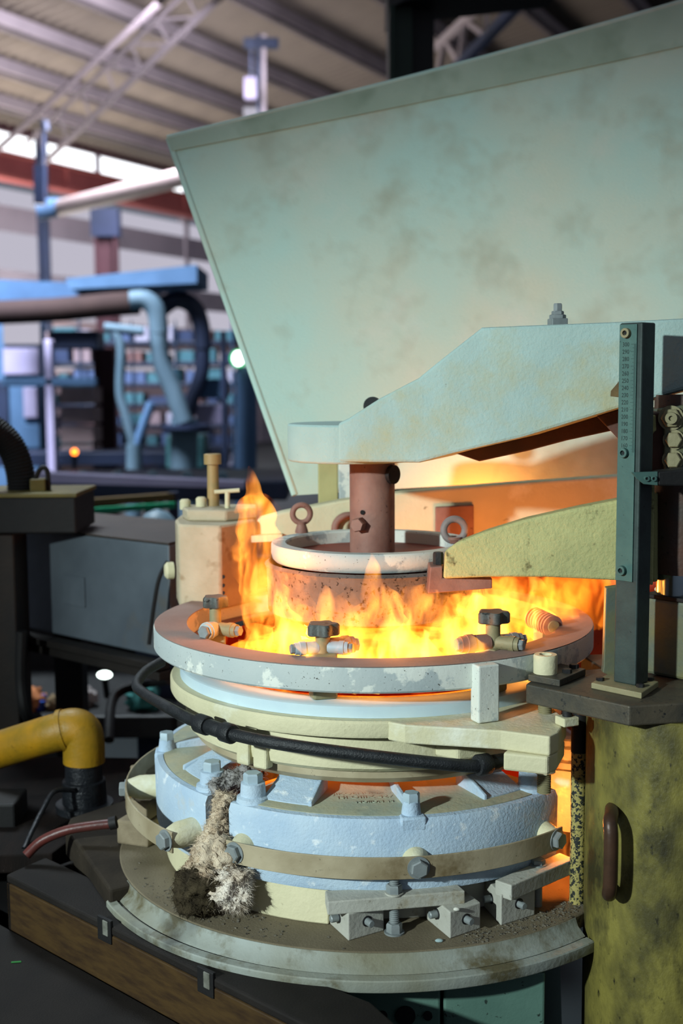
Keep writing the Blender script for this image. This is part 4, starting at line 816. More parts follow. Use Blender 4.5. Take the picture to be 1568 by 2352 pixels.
for lb, x0, x1, mm in (('ochre guide post standing between spindle and flame', 730, 776, mat('ochre_post', '#b7b07a', '#a39c68', 8, 0.6)), ('pale grey guide post directly left of the spindle', 778, 806, M_ringside)):
    a, b = at(x0, 1150, 0.24), at(x1, 1150, 0.24); g = T('guide_post', lb, 'post', (a.x, 0.26, 0.85), 'guide posts behind the pot')
    MB().box(a.x, b.x, 0.26, 0.30, 0.85, at(760, 1030, 0.26).z).build('post', mm, g, smooth=0, bevel=0.002); MB().box(a.x - 0.002, b.x + 0.002, 0.255, 0.305, 0.85, 0.87).build('foot', mm, g, smooth=0, bevel=0.002)

rs = T('firelit_plate', 'backing plate coloured red as if firelit behind the ring at right', 'shield', (0.42, 0.20, 0.85))
MB().prism([Vector((0.20, 0.27, 0.85)), Vector((0.62, 0.15, 0.85)), Vector((0.62, 0.165, 0.85)), Vector((0.20, 0.285, 0.85))], (0, 0, 0.44)).build('plate', mat('firelight_red', '#a8452c', '#8c3a28', 9, 0.7, bump=0.3, spot='#4a2018', spot_scale=30, spot_at=0.64), rs, smooth=0, bevel=0.002)  # added plate; its red albedo stands in for firelight behind the ring
MB().prism([Vector((0.20, 0.262, 1.275)), Vector((0.62, 0.142, 1.275)), Vector((0.62, 0.15, 1.275)), Vector((0.20, 0.27, 1.275))], (0, 0, 0.016)).build('top_rail', M_armdark, rs, smooth=0)
la = T('support_arm', 'rough yellow green cast lower arm reaching to the pot from the right', 'arm', at(1250, 1330, -0.17))
YL = -0.175
lp_, ln_ = vplane(at(1016, 1300, YL), at(1510, 1230, -0.252))
MB().prism([lp_(x, y) for x, y in ((1016, 1330), (1020, 1266), (1048, 1246), (1110, 1222), (1200, 1194), (1320, 1167), (1510, 1130), (1510, 1338), (1400, 1333), (1250, 1326), (1120, 1326))], ln_*0.042).build('arm_body', M_lowarm, la, smooth=0, bevel=0.004, seg=3)
MB().prism([at(x, y, YL + 0.004) for x, y in ((982, 1364), (988, 1302), (1016, 1300), (1016, 1328), (1130, 1328), (1130, 1352))], (0, 0.045, 0)).build('end_block', M_pink, la, smooth=0, bevel=0.0015)
c = at(1006, 1285, YL + 0.02); hexbolt(MB(), c - Vector((0, 0, 0.006)), (0, 0, 1), 0.007, 0.016, 0.2).build('clamp_bolt', M_dark, la)

# ------------------------------------------------------------------ cream housing at left with its bolt
ch = T('cream_housing', 'cream rounded housing left of the flames lit orange on one side', 'housing', (at(470, 1370, 0.2).x, 0.22, ZT))
e0 = at(505, 1207, 0.13); zc0, zc1 = at(505, 1372, 0.13).z, e0.z
plan = [Vector((e0.x, e0.y, zc1))] + [Vector((e0.x - 0.030*k - 0.002*k*k, e0.y + 0.004*k*k + 0.002*k, zc1)) for k in (1, 2)] + [at(402, 1195, 0.22), Vector((at(402, 1195, 0.22).x, 0.30, zc1)), Vector((e0.x + 0.045, 0.30, zc1)), Vector((e0.x + 0.05, 0.20, zc1))]
for p in plan: p.z = zc1
M_chs = mat('housing_cream', '#bdb298', '#a99c80', 14, 0.75, bump=0.4, spot='#8a7350', spot_scale=18, spot_at=0.6, spot2='#c9c4b2', spot2_scale=7, spot2_at=0.55, soft=0.14)
MB().prism(plan, (0, 0, zc0 - 0.02 - zc1)).build('body', M_chs, ch, smooth=40, bevel=0.004)
MB().prism([Vector((p.x*0.93 - 0.012, p.y*0.6 + 0.105, zc1)) for p in plan], (0, 0, 0.018)).build('upper_step', M_chs, ch, smooth=40, bevel=0.003)
MB().box(-0.30, -0.20, 0.25, 0.30, ZT, zc0 - 0.02).build('pedestal', M_dark, ch, smooth=0)
for px, py in ((425, 1150), (462, 1145)):
    c = at(px, py + 6, 0.25); MB().cone_stack(c - Vector((0, 0, 0.01)), (0, 0, 1), [(0, 0.009), (0.014, 0.009), (0.017, 0.006)], 16).build('stud', M_cream, ch)
c0, c1 = at(518, 1228, 0.137), at(535, 1262, 0.15)
for k, y in enumerate((1325, 1345, 1362)):
    c = at(512, y, 0.134); MB().cyl(c + Vector((0, 0.006, 0)), c - Vector((0, 0.001, 0)), 0.003, n=12).build('hole', M_black, ch)
c = at(398, 1310, 0.215); MB().cone_stack(c, (-1, -0.3, 0), [(0, 0.014), (0.01, 0.014), (0.014, 0.010)], 18).build('side_plug', M_cream, ch)
tbolt = T('tall_bolt', 'tall ochre cap bolt standing on the cream housing', 'bolt', at(490, 1160, 0.26))
c = at(490, 1165, 0.26); top = at(490, 1042, 0.26).z; sh = at(490, 1066, 0.26).z
M_och = mat('ochre_bolt', '#a98f5e', '#967d52', 12, 0.55, bump=0.2)
MB().cone_stack((c.x, c.y, zc1 + 0.016), (0, 0, 1), [(0, sz(14, .26)), (sh - zc1 - 0.016, sz(13, .26))], 24).build('shank', M_och, tbolt)
MB().cone_stack((c.x, c.y, sh), (0, 0, 1), [(0, sz(20, .26)), (top - sh - 0.001, sz(20, .26)), (top - sh, sz(18, .26))], 28).build('head', M_och, tbolt)
tr_ = T('t_handle', 'small cream T shaped lever on top of the cream housing', 'lever', at(522, 1190, 0.22))
a, b = at(522, 1190, 0.22), at(522, 1130, 0.22); MB().tube([(a.x, a.y, zc1), b], 0.0042, 12).build('stem', M_cream, tr_); MB().tube([at(492, 1130, 0.22), at(550, 1126, 0.22)], 0.0035, 12).build('cross_bar', M_cream, tr_)

# ------------------------------------------------------------------ right column, plate, post with scale
co = T('yellow_column', 'grimy yellow green round column with a brown handle', 'column', (0.372, -0.272, 0))
CCX, CCY, CR_ = 0.372, -0.272, 0.112
MB().cone_stack((CCX, CCY, 0), (0, 0, 1), [(0, CR_), (1.124, CR_), (1.1262, CR_*0.98)], 96).build('shell', M_yellow, co)
YH = -0.372; bx = at(1402, 1975, YH).x; hz1, hz0 = at(1402, 1868, YH).z, at(1402, 2082, YH).z
lx = bx + 0.010; ly = CCY - math.sqrt(CR_**2 - (lx - CCX)**2) + 0.004
hp_ = [Vector((lx, ly, hz1 - 0.010)), Vector((lx*0.5 + bx*0.5, (ly + YH)/2, hz1 - 0.009)), Vector((bx, YH + 0.006, hz1 - 0.013)), Vector((bx, YH, hz1 - 0.030)),
       Vector((bx, YH, hz0 + 0.030)), Vector((bx, YH + 0.006, hz0 + 0.013)), Vector((lx*0.5 + bx*0.5, (ly + YH)/2, hz0 + 0.009)), Vector((lx, ly, hz0 + 0.010))]
MB().tube(smoothpath(hp_, 5), 0.0084, 16).build('handle', M_handle, co)

PZ = 1.150
pl = T('column_plate', 'thick dark chamfered plate on top of the yellow column', 'plate', (0.35, -0.28, 1.126))
pts = [atz(1207, 1571, PZ), atz(1445, 1622, PZ), atz(1580, 1614, PZ), Vector((0.50, -0.30, PZ)), Vector((0.50, -0.10, PZ)), Vector((0.28, -0.12, PZ)), Vector((0.292, -0.200, PZ)), atz(1240, 1548, PZ)]
MB().prism(pts, (0, 0, -0.0238)).build('plate', M_plate, pl, smooth=0, bevel=0.002)
cp = T('screw_clamp', 'pale socket head screw clamping a dark strip at the plate end', 'clamp', atz(1260, 1560, PZ))
cz = PZ + 0.0085
cpts = [atz(1212, 1549, cz), atz(1285, 1562, cz), atz(1345, 1536, cz), atz(1270, 1520, cz)]
MB().prism(cpts, (0, 0, -0.0084)).build('strip', M_plate, cp, smooth=0, bevel=0.001)
p = atz(1252, 1545, cz)
socket_cap(cp, p, (0, 0, 1), 0.0150, 0.0235, M_cream, M_dark)
thread(MB(), Vector((p.x, p.y, 1.004)), Vector((p.x, p.y, PZ - 0.01)), 0.0088, 0.0024).build('threaded_rod', M_khaki, cp)
hexbolt(MB(), Vector((p.x, p.y, 1.0400)), (0, 0, -1), 0.0145, 0.010, 0.2).build('jam_nut', M_cream, cp)
for px, py in ((1302, 1545), (1318, 1534)):
    q = atz(px, py, cz); hexbolt(MB(), q, (0, 0, 1), 0.0062, 0.005, 0.2).build('hex_screw', M_dark, cp)
po = T('scale_post', 'dark square post with a green steel millimetre scale', 'post', atz(1436, 1572, PZ))
fpz = PZ + 0.0072
E1 = (pts[1] - pts[0]).normalized(); NF = Vector((E1.y, -E1.x, 0))
if NF.y > 0: NF = -NF
NB = -NF; PL = atz(1408, 1566, fpz); PW, PD = 0.0308, 0.0288
zt = at(1432, 742, PL.y).z
zb0 = fpz
MB().prism([PL, PL + E1*PW, PL + E1*PW + NB*PD, PL + NB*PD], (0, 0, zt - zb0)).build('post_body', M_post, po, smooth=0, bevel=0.002)
def fpt(u, z, off): q = PL + E1*u + NF*off; return Vector((q.x, q.y, z))
zl = at(1420, 1320, PL.y).z
sc_ = MB().prism([fpt(0.0015, zl - 0.006, 0), fpt(PW - 0.006, zl - 0.006, 0), fpt(PW - 0.006, zt - 0.002, 0), fpt(0.0015, zt - 0.002, 0)], NF*0.0022).build('scale_strip', M_scale, po, smooth=0, bevel=0.0003)
def zpx(py):
    lo, hi = 1.0, 1.8
    for _ in range(40):
        mid = (lo + hi)/2; v = fpt(0.012, mid, 0.002) - CAM; yy = 1176 - FPX*v.dot(UP)/v.dot(FW)
        if yy > py: lo = mid
        else: hi = mid
    return lo
z300, z230 = zpx(791), zpx(907.5); mm_ = (z300 - z230)/70.0
for k in range(300, 159, -10):
    z = z300 - (300 - k)*mm_; me = text_mesh(str(k), mm_*8.6, 0.00012); me.transform(Matrix.Scale(0.86, 4, (1, 0, 0)))
    place_text('scale_number', me, M_ink, sc_, fpt(0.0105, z - mm_*3.0, 0.00225), E1, (0, 0, 1))
tk = MB()
for i in range(0, 150):
    z = z300 - i*mm_; L = 0.0068 if i % 10 == 0 else (0.0046 if i % 5 == 0 else 0.0028)
    tk.obox(fpt(PW - 0.0065 - L/2, z, 0.0022), E1*(L/2), NF*0.00025, (0, 0, 0.00015))
tkk = tk.build('tick_marks', M_ink, po, smooth=0); sub(tkk, sc_); tkk['kind'] = 'stuff'
for py in (765, 1040, 1310):
    socket_cap(po, fpt(0.0115, zpx(py), 0.0020), NF, 0.0058, 0.0055, M_khaki if py < 800 else M_scale, M_black, 'scale_screw')
MB().prism([atz(1357, 1568, fpz), atz(1473, 1592, fpz), atz(1512, 1565, fpz), atz(1400, 1545, fpz)], (0, 0, -0.0071)).build('foot_plate', M_khaki, po, smooth=0, bevel=0.001)
for px, py in ((1378, 1563), (1470, 1578), (1492, 1562)):
    hexbolt(MB(), atz(px, py, fpz), (0, 0, 1), 0.005, 0.004, 0.1).build('foot_screw', M_dark, po)
YQ = (PL + E1*PW).y - 0.006
pn = T('scale_pointer', 'teal pointer plate with two screws reaching to the scale', 'pointer', at(1480, 1120, YQ))
MB().prism([at(x, y, YQ) for x, y in ((1450, 1085), (1510, 1083), (1510, 1115), (1478, 1112), (1462, 1100))], (0, 0.004, 0)).build('pointer_plate', M_scale, pn, smooth=0, bevel=0.0004)
for px in (1484, 1500): socket_cap(pn, at(px, 1099, YQ), (0, -1, 0), 0.0034, 0.003, M_scale, M_black, 'pointer_screw')
MB().prism([at(x, y, YQ + 0.001) for x, y in ((1510, 1084), (1620, 1072), (1620, 1118), (1510, 1116))], (0, 0.03, 0)).build('holder_block', M_black, pn, smooth=0, bevel=0.002)

gd = T('grey_strip_guard', 'narrow grey guard strip standing behind the scale post', 'guard', at(1400, 1545, -0.26))
MB().prism([at(x, y, -0.262) for x, y in ((1392, 1350), (1420, 1346), (1420, 1560), (1384, 1545), (1386, 1530))], (0, 0.012, 0)).build('strip', M_housing, gd, smooth=0, bevel=0.001)
ho = T('cylinder_housing', 'square stained steel housing at the foot of the lifting rod', 'housing', at(1540, 1560, -0.26))
H0 = atz(1479, 1546, PZ + 0.001); a = at(1479, 1372, H0.y)
def hpoly(g): return [H0 - E1*g + NF*g, H0 + E1*(0.11 + g) + NF*g, H0 + E1*(0.11 + g) - NF*(0.11 + g), H0 - E1*g - NF*(0.11 + g)]
MB().prism(hpoly(0.0), (0, 0, a.z - H0.z)).build('body', M_housing, ho, smooth=0, bevel=0.004)
MB().prism([Vector((v.x, v.y, a.z)) for v in hpoly(0.003)], (0, 0, 0.005)).build('cap_plate', M_black, ho, smooth=0, bevel=0.001)
HC = H0 + E1*0.05 - NF*0.05
zc = a.z + 0.0052
rod = T('lifting_rod', 'brown sooty lifting rod with a chrome collar at the right edge', 'rod', (HC.x, HC.y, zc))
rx = at(1556, 1330, HC.y).x; ry = HC.y
MB().cone_stack((rx, ry, zc), (0, 0, 1), [(0, 0.0265), (0.026, 0.0265), (0.028, 0.023)], 40).build('chrome_collar', M_chrome, rod)
MB().cone_stack((rx + 0.003, ry, zc + 0.027), (0, 0, 1), [(0, 0.034), (0.02, 0.036), (0.222, 0.036)], 40).build('rod_body', M_brownrod, rod)
random.seed(11); gl = []
for i in range(9):
    s_ = random.uniform(0.0048, 0.007); g = atz(1514 + i*7 + random.uniform(-2, 2), 1357 + random.uniform(-3, 3), zc)
    o = MB().ball(g + Vector((0, 0, s_*0.62)), s_, 12, (1.2, 0.9, 0.65)).build('grease_lump', mat('pale_lump', '#cfc7a4', '#b9b08c', 60, 0.7))
    tag(o, '%s pale lump of dried grease at the chrome collar, counted from the scale post' % ('first second third fourth fifth sixth seventh eighth ninth'.split()[i]), 'grease lump', 'grease lumps at the chrome collar')
BY = HC.y - 0.047
bk = T('rod_bracket', 'pitted cream bracket with hex bolts holding the lifting rod', 'bracket', at(1530, 1090, BY))
MB().prism([at(x, y, BY + 0.005) for x, y in ((1476, 960), (1506, 952), (1508, 990), (1500, 994), (1496, 1082), (1474, 1086))], (0, 0.05, 0)).build('side_plate', M_lowarm, bk, smooth=0, bevel=0.002)
MB().prism([at(x, y, BY + 0.008) for x, y in ((1496, 950), (1530, 945), (1530, 1082), (1494, 1082))], (0, 0.06, 0)).build('red_brown_bar', M_armdark, bk, smooth=0, bevel=0.002)
MB().prism([at(x, y, BY) for x, y in ((1526, 940), (1620, 920), (1620, 1076), (1526, 1080))], (0, 0.07, 0)).build('face_plate', M_housing, bk, smooth=0, bevel=0.002)
for px, py, r in ((1540, 960, 0.012), (1546, 1010, 0.010), (1544, 1056, 0.010)):
    c = at(px, py, BY); bb = hexbolt(MB(), c, (-0.25, -1, 0), r, 0.006, 0.3, 0.001).build('hex_bolt', M_khaki, bk)
    if py == 960: sub(MB().cone_stack(c + Vector((-0.0015, -0.0065, 0)), (-0.25, -1, 0), [(0, 0.0075), (0.006, 0.007), (0.006, 0.003), (0.003, 0.003)], 20).build('bolt_end', M_khaki, bk), bb)
MB().prism([at(x, y, BY + 0.004) for x, y in ((1480, 1108), (1504, 1108), (1500, 1345), (1474, 1340))], (0, 0.03, 0)).build('lower_strip', M_lowarm, bk, smooth=0, bevel=0.002)
# speckled pole
sp = T('speckled_pole', 'thin yellow pole speckled with soot beside the yellow column', 'pole', atz(1327, 2090, ZT))
p = at(1327, 1900, -0.235)
MB().cyl((p.x, p.y, ZT), (p.x, p.y, 1.1255), 0.0098, n=28).build('tube', M_pole, sp); MB().cone_stack((p.x, p.y, 1.05), (0, 0, 1), [(0, 0.0104), (0.073, 0.0108)], 28).build('sleeve', M_black, sp)
ns = T('nut_block', 'small cream square nut block behind the threaded rod', 'nut', atz(1300, 1660, 1.1072))
c = atz(1300, 1668, 1.1072); MB().rbox((c.x + 0.002, c.y + 0.006), 0.022, 0.020, 1.1073, 1.118, 25).build('block', M_cream, ns, smooth=0, bevel=0.0015); MB().cyl((c.x + 0.002, c.y + 0.006, 1.118), (c.x + 0.002, c.y + 0.006, 1.1255), 0.006, n=16).build('stud', M_dark, ns)

# ------------------------------------------------------------------ black gas pipe in front of the casting
gh = T('gas_pipe', 'black bent gas pipe with couplings running in front of the cream casting', 'pipe', at(800, 1760, -0.33))
PP = smoothpath([at(372, 1520, 0.05), at(335, 1542, 0.02), at(314, 1572, -0.02), at(330, 1592, -0.06), at(380, 1622, -0.15), at(432, 1650, -0.20), at(480, 1668, -0.245), at(540, 1688, -0.285), at(640, 1708, -0.325), at(800, 1730, -0.345), at(1000, 1753, -0.345), at(1090, 1760, -0.335), at(1112, 1757, -0.33)], 6)
MB().tube(PP, 0.0078, 16).build('pipe', M_hose, gh)
def coup(a, b, r, nm): return MB().cone_stack(a, (b - a), [(0, r*0.9), (0.002, r), ((b - a).length - 0.002, r), ((b - a).length, r*0.9)], 20).build(nm, M_hose, gh)
coup(at(455, 1660, -0.225), at(478, 1668, -0.243), 0.0125, 'nut'); coup(at(478, 1668, -0.243), at(515, 1681, -0.27), 0.0098, 'union'); coup(at(512, 1680, -0.268), at(535, 1687, -0.283), 0.0125, 'nut')
coup(at(1095, 1758, -0.335), at(1122, 1754, -0.325), 0.013, 'end_nut'); coup(at(1120, 1754, -0.326), at(1158, 1748, -0.31), 0.0098, 'end_fitting')

# ------------------------------------------------------------------ hood
hd = T('fume_hood', 'huge pale green fume hood of sheet steel behind the furnace', 'hood', at(1000, 1130, 0.35))
TL, TR, BL, BR = at(384, 318, 0.52), at(2000, -124, 0.39), at(674, 1138, 0.33), at(2000, 1072, 0.33)
def hoodp(u, v):
    a = TL.lerp(TR, u); b = BL.lerp(BR, u); p = a.lerp(b, v); p = p + Vector((0, 0.05*math.sin(math.pi*u) - 0.0, 0)); return p
vt0 = 0.10
def clipc(fn, u0, u1, v0, v1): return lambda u, v: fn(u0 + (u1-u0)*u, v0 + (v1-v0)*v)
MB().grid(clipc(hoodp, 0.0, 1.0, 0.03, 1.0), 36, 24, (0, 0.006, 0)).build('sheet', M_hood, hd, smooth=50)
MB().grid(lambda u, v: hoodp(u, 0.11*v*(0.35 + 0.65*u)) + Vector((0, -0.004, 0)), 36, 3, (0, 0.012, 0)).build('top_flange', M_hoodtop, hd, smooth=50)
MB().tube([hoodp(i/30, 0.0) + Vector((0, 0.002, 0.0)) for i in range(31)], 0.0065, 10).build('top_bead', M_hood, hd)
MB().tube([hoodp(0.002, i/20) + Vector((0, 0.003, 0.0)) for i in range(21)], 0.0060, 10).build('side_bead', M_hood, hd)
MB().box(0.45, 0.55, 0.42, 0.52, 0, 1.6).build('support', M_dark, hd, smooth=0)

# ------------------------------------------------------------------ left: steel box, black head, hose, yellow pipe, beam
sb = T('steel_box', 'blue grey sheet steel box on a dark rail left of the furnace', 'box', at(220, 1480, 0.6))
f0, f1, f2, f3 = at(42, 1212, 0.80), at(388, 1252, 0.45), at(348, 1520, 0.47), at(42, 1440, 0.80)
f2 = Vector((f1.x - 0.02, f1.y + 0.0, at(348, 1512, 0.46).z)); f3 = Vector((f0.x, f0.y, at(42, 1440, 0.8).z))
dv = Vector((0.10, 0.26, 0))
MB().prism([f0, f1, Vector((f1.x, f1.y, f2.z)), f3], dv).build('body', M_steelbox, sb, smooth=0, bevel=0.004)
MB().prism([f0 + Vector((0, -.002, 0.0002)), f1 + Vector((0, -.002, 0.0002)), f1 + dv + Vector((0, 0, 0.0002)), f0 + dv + Vector((0, 0, 0.0002))], (0, 0, 0.004)).build('lid', mat('brown_lid', '#3a332e', '#473d36', 8, 0.5), sb, smooth=0, bevel=0.001)
nrm = (f1 - f0).cross(Vector((0, 0, 1))).normalized()
if nrm.y > 0: nrm = -nrm
c = f0.lerp(f1, 0.40); c.z = (f0.z + f3.z)/2 - 0.005; d = (f1 - f0).normalized()
MB().obox(c + nrm*0.002, d*0.037, nrm*0.002, (0, 0, 0.030)).build('label_plate', M_steelbox, sb, smooth=0, bevel=0.001)
MB().beam(f3 + Vector((-0.3, 0.25, -0.010)) + nrm*0.02, Vector((f1.x, f1.y, f2.z - 0.010)) + nrm*0.02, 0.035, 0.014).build('lower_rail', M_beam, sb, smooth=0, bevel=0.002)
MB().beam(f3 + Vector((-0.3, 0.25, -0.028)) + nrm*0.01, Vector((f1.x, f1.y, f2.z - 0.028)) + nrm*0.01, 0.04, 0.016).build('lower_rail', M_beam, sb, smooth=0, bevel=0.002)
MB().tube(smoothpath([at(385, 1290, 0.43), at(365, 1330, 0.42), at(352, 1400, 0.42), at(342, 1480, 0.42)], 5), 0.004, 8).build('cable', M_black, sb)
for q in (0.08, 0.92):
    p = f0.lerp(f1, q) + dv*0.5; MB().box(p.x - 0.03, p.x + 0.03, p.y - 0.03, p.y + 0.03, 0, f2.z - 0.03).build('leg', M_black, sb, smooth=0)
hb = T('black_head', 'black box head with an olive rim on a dark post at the left edge', 'machine head', (at(60, 1200, 0.62).x, 0.62, 0))
a, b = at(-60, 1136, 0.60), at(176, 1226, 0.60)
MB().box(a.x, b.x, 0.60, 0.78, b.z, a.z - 0.006).build('head_body', M_black, hb, smooth=0, bevel=0.004)
MB().box(a.x - 0.002, b.x + 0.003, 0.594, 0.786, a.z - 0.006, a.z + 0.002).build('head_rim', mat('olive_rim', '#6c6228', '#54491f', 10, 0.5), hb, smooth=0, bevel=0.001)
a2, b2 = at(-60, 1210, 0.64), at(38, 1226, 0.64); MB().box(a2.x, b2.x, 0.62, 0.72, 0, b.z).build('post', mat('rust_black', '#2c221a', '#1a1614', 8, 0.6), hb, smooth=0, bevel=0.004)
MB().rbox((at(88, 1120, 0.66).x, 0.66), sz(34, .66), 0.04, a.z, a.z + sz(30, .66), 10).build('terminal', mat('olive_rim', '#6c6228'), hb, smooth=0, bevel=0.002)
MB().tube(smoothpath([at(78, 1110, 0.66), at(92, 1078, 0.66), at(108, 1080, 0.66), at(112, 1130, 0.66)], 5), 0.005, 8).build('cable_loop', M_black, hb)
chs = T('corrugated_hose', 'thick black corrugated hose curving up from the black head', 'hose', at(45, 1130, 0.66))
P = smoothpath([at(50, 1132, 0.68), at(46, 1085, 0.68), at(30, 1035, 0.68), at(2, 1000, 0.68), at(-40, 975, 0.68), at(-90, 965, 0.68)], 14)
MB().tube(P, [sz(34, .68)*(1.0 if i % 2 else 0.90) for i in range(len(P))], 20).build('hose', M_black, chs); MB().cone_stack(at(50, 1138, 0.68), (0, 0, 1), [(0, sz(38, .68)), (0.012, sz(38, .68))], 20).build('clamp', mat('olive_rim', '#6c6228'), chs)

ld = T('side_deck', 'dark oily side deck left of the furnace table', 'deck', (-0.75, 0.35, 0))
MB().prism([Vector((-1.2, -0.02, 0.815)), Vector((-0.485, 0.03, 0.815)), Vector((-0.40, 0.33, 0.815)), Vector((-0.41, 0.50, 0.815)), Vector((-1.2, 0.56, 0.815))], (0, 0, -0.03)).build('deck_plate', mat('deck_brown', '#1f1815', '#151211', 9, 0.75, spec=0.12, bump=0.4, bscale=90, stretch=(6, 1.5, 1), spot='#4a4340', spot_scale=60, spot_at=0.68), ld, smooth=0, bevel=0.003)
MB().box(-1.15, -0.82, 0.25, 0.54, 0, 0.784).build('cabinet', M_black, ld, smooth=0)
a = at(64, 1890, 0.14); MB().box(-0.80, a.x - 0.02, 0.14, 0.22, 0.0, 0.853).build('end_post', M_black, ld, smooth=0, bevel=0.004)
yp = T('yellow_pipe', 'thick yellow pipe with an elbow turning down into a tarry flange', 'pipe', at(192, 1880, 0.22))
YY = 0.22; rr = sz(45, YY)
pth = smoothpath([at(-120, 1762, YY + 0.1), at(0, 1722, YY + 0.05), at(120, 1685, YY), at(158, 1675, YY)], 4)
MB().tube(pth, rr, 28).build('pipe', M_gold, yp)
e = smoothpath([at(146, 1678, YY), at(170, 1674, YY), at(186, 1682, YY), at(192, 1706, YY), at(193, 1750, YY)], 6)
MB().tube(e, rr*1.08, 28).build('elbow', M_gold, yp)
d = (at(158, 1675, YY) - at(120, 1685, YY)).normalized(); c = at(146, 1678, YY); MB().cone_stack(c - d*0.004, d, [(0, rr*1.14), (0.008, rr*1.14)], 28).build('weld_collar', M_gold, yp)
x = at(193, 1800, YY).x; zz0 = 0.8152
MB().cone_stack((x, YY, zz0), (0, 0, 1), [(0, rr*1.5), (0.012, rr*1.5), (0.013, rr*1.16), (0.05, rr*1.12), (0.052, rr*0.98), (at(193, 1752, YY).z - zz0 + 0.004, rr*0.95)], 28).build('tarry_flange', M_tar, yp)
wr = T('thin_wire', 'thin grey wire looping from the tarry flange to the floor', 'wire', at(100, 1900, 0.16)); MB().tube(smoothpath([at(168, 1815, 0.18), at(125, 1818, 0.15), at(98, 1860, 0.12), at(72, 1912, 0.08), at(55, 1950, 0.05)], 6), 0.0042, 10).build('wire', M_tar, wr)
rh = T('red_hose', 'dull red hose lying on the table beside the stop block', 'hose', at(170, 1930, 0.0))
P = smoothpath([at(60, 1965, -0.03), at(95, 1932, -0.02), at(150, 1908, -0.02), at(210, 1897, -0.02), at(255, 1892, -0.02)], 6)
MB().tube(P, 0.0072, 14).build('hose', mat('dull_red', '#5d2a24', '#4a2a26', 20, 0.4), rh); MB().tube([at(252, 1892, -0.02), at(268, 1888, -0.02)], 0.0095, 14).build('ferrule', M_black, rh)

bmz = 0.822
bm = T('box_beam', 'dark box beam with brown face and two slots in the left foreground', 'beam', (-0.3, -0.25, 0.60))
fa, fb = atz(14, 2008, bmz), atz(700, 2352, bmz); dd = (fb - fa).normalized(); fb = fa + dd*0.80; inn = Vector((-dd.y, dd.x, 0))
if inn.y < 0: inn = -inn
hgt = 0.082
MB().prism([fa, fb, atz(935, 2375, bmz), atz(850, 2300, bmz), atz(640, 2220, bmz), pol(0.365, 240, bmz), pol(0.365, 222, bmz), atz(262, 2042, bmz), atz(185, 2005, bmz), atz(105, 1968, bmz)], (0, 0, -0.012)).build('top_plate', M_beam, bm, smooth=0, bevel=0.003)
MB().prism([fa + Vector((0, 0, -0.0122)), fb + Vector((0, 0, -0.0122)), fb + Vector((0, 0, -hgt)), fa + Vector((0, 0, -hgt))], inn*0.012).build('face_plate', M_beamface, bm, smooth=0, bevel=0.002)
MB().prism([fa + Vector((0.0, 0, -0.0122)), fa + inn*0.12 + Vector((0.0, 0, -0.0122)), fa + inn*0.12 + Vector((0, 0, -hgt)), fa + Vector((0, 0, -hgt))], dd*0.01).build('end_plate', M_beam, bm, smooth=0, bevel=0.002)
for px, py in ((242, 2135), (474, 2255)):
    c = at(px, py, 0); d_ = ray(px, py); n2 = -inn; t_ = (fa - CAM).dot(n2)/d_.dot(n2); c = CAM + d_*t_
    MB().obox(c, dd*0.0145, inn*0.0025, Vector((0, 0, 0.016))).build('slot', M_black, bm, smooth=0, bevel=0.001)
    MB().obox(c + dd*0.004 + Vector((0, 0, 0.004)), dd*0.0055, inn*0.004, Vector((0, 0, 0.010))).build('slot_pin', mat('pin_grey', '#77786f', '#57574e', 60, 0.5), bm, smooth=0, bevel=0.001)
for px, py in ((270, 2094), (500, 2207), (630, 2238)):
    c = atz(px, py, bmz); MB().cone_stack(c, (0, 0, 1), [(0, 0.008), (0.002, 0.0085), (0.007, 0.0065), (0.007, 0.003), (0.004, 0.003)], 20).build('screw_cup', M_dark, bm)
st_ = T('scrap_tray', 'dark tray of oily coloured scrap under the ledge at bottom left', 'tray', (-0.55, -0.55, 0.0))
MB().box(-1.1, -0.33, -1.0, -0.33, 0.0, 0.50).build('tray_body', M_black, st_, smooth=0)
random.seed(8); sb_ = MB(); sr_ = MB()
for i in range(60):
    p = Vector((random.uniform(-0.72, -0.42), random.uniform(-0.75, -0.35), 0.505)); q = p + Vector((random.uniform(-.03, .03), random.uniform(-.03, .03), random.uniform(0.0, .02)))
    (sb_ if i % 3 else sr_).tube([p, q], random.uniform(0.003, 0.007), 8)
o = sb_.build('scrap_bits', mat('scrap_mixed', '#5d5048', '#2b4a48', 90, 0.4, bump=0), st_); o['kind'] = 'stuff'; o = sr_.build('red_bits', mat('scrap_red', '#8a2018', '#5a4038', 60, 0.4, bump=0), st_); o['kind'] = 'stuff'
lb_ = T('lower_ledge', 'dusty dark ledge below the brown face of the box beam', 'ledge', (-0.4, -0.4, 0.0))
g0 = fa + Vector((0, 0, -hgt - 0.0005)) - dd*0.25; g1 = fb + Vector((0, 0, -hgt - 0.0005))
MB().prism([g0 + inn*0.03, g1 + inn*0.03, g1 - inn*0.17, g0 - inn*0.17], (0, 0, -0.012)).build('ledge_plate', M_beam, lb_, smooth=0, bevel=0.002)
MB().prism([g0 + inn*0.0, g1 + inn*0.0, g1 + inn*0.10, g0 + inn*0.10], (0, 0, -0.68)).build('under_frame', M_black, lb_, smooth=0)
for i, (px, py) in enumerate(((500, 2207),)): pass
tag(MB().tube([atz(540, 2226, bmz) + Vector((0, 0, 0.001)), atz(558, 2221, bmz) + Vector((0, 0, 0.001))], 0.001, 6).build('straw_scrap', mat('straw', '#b3a040', None, bump=0)), 'tiny yellow straw scrap on the box beam', 'scrap')
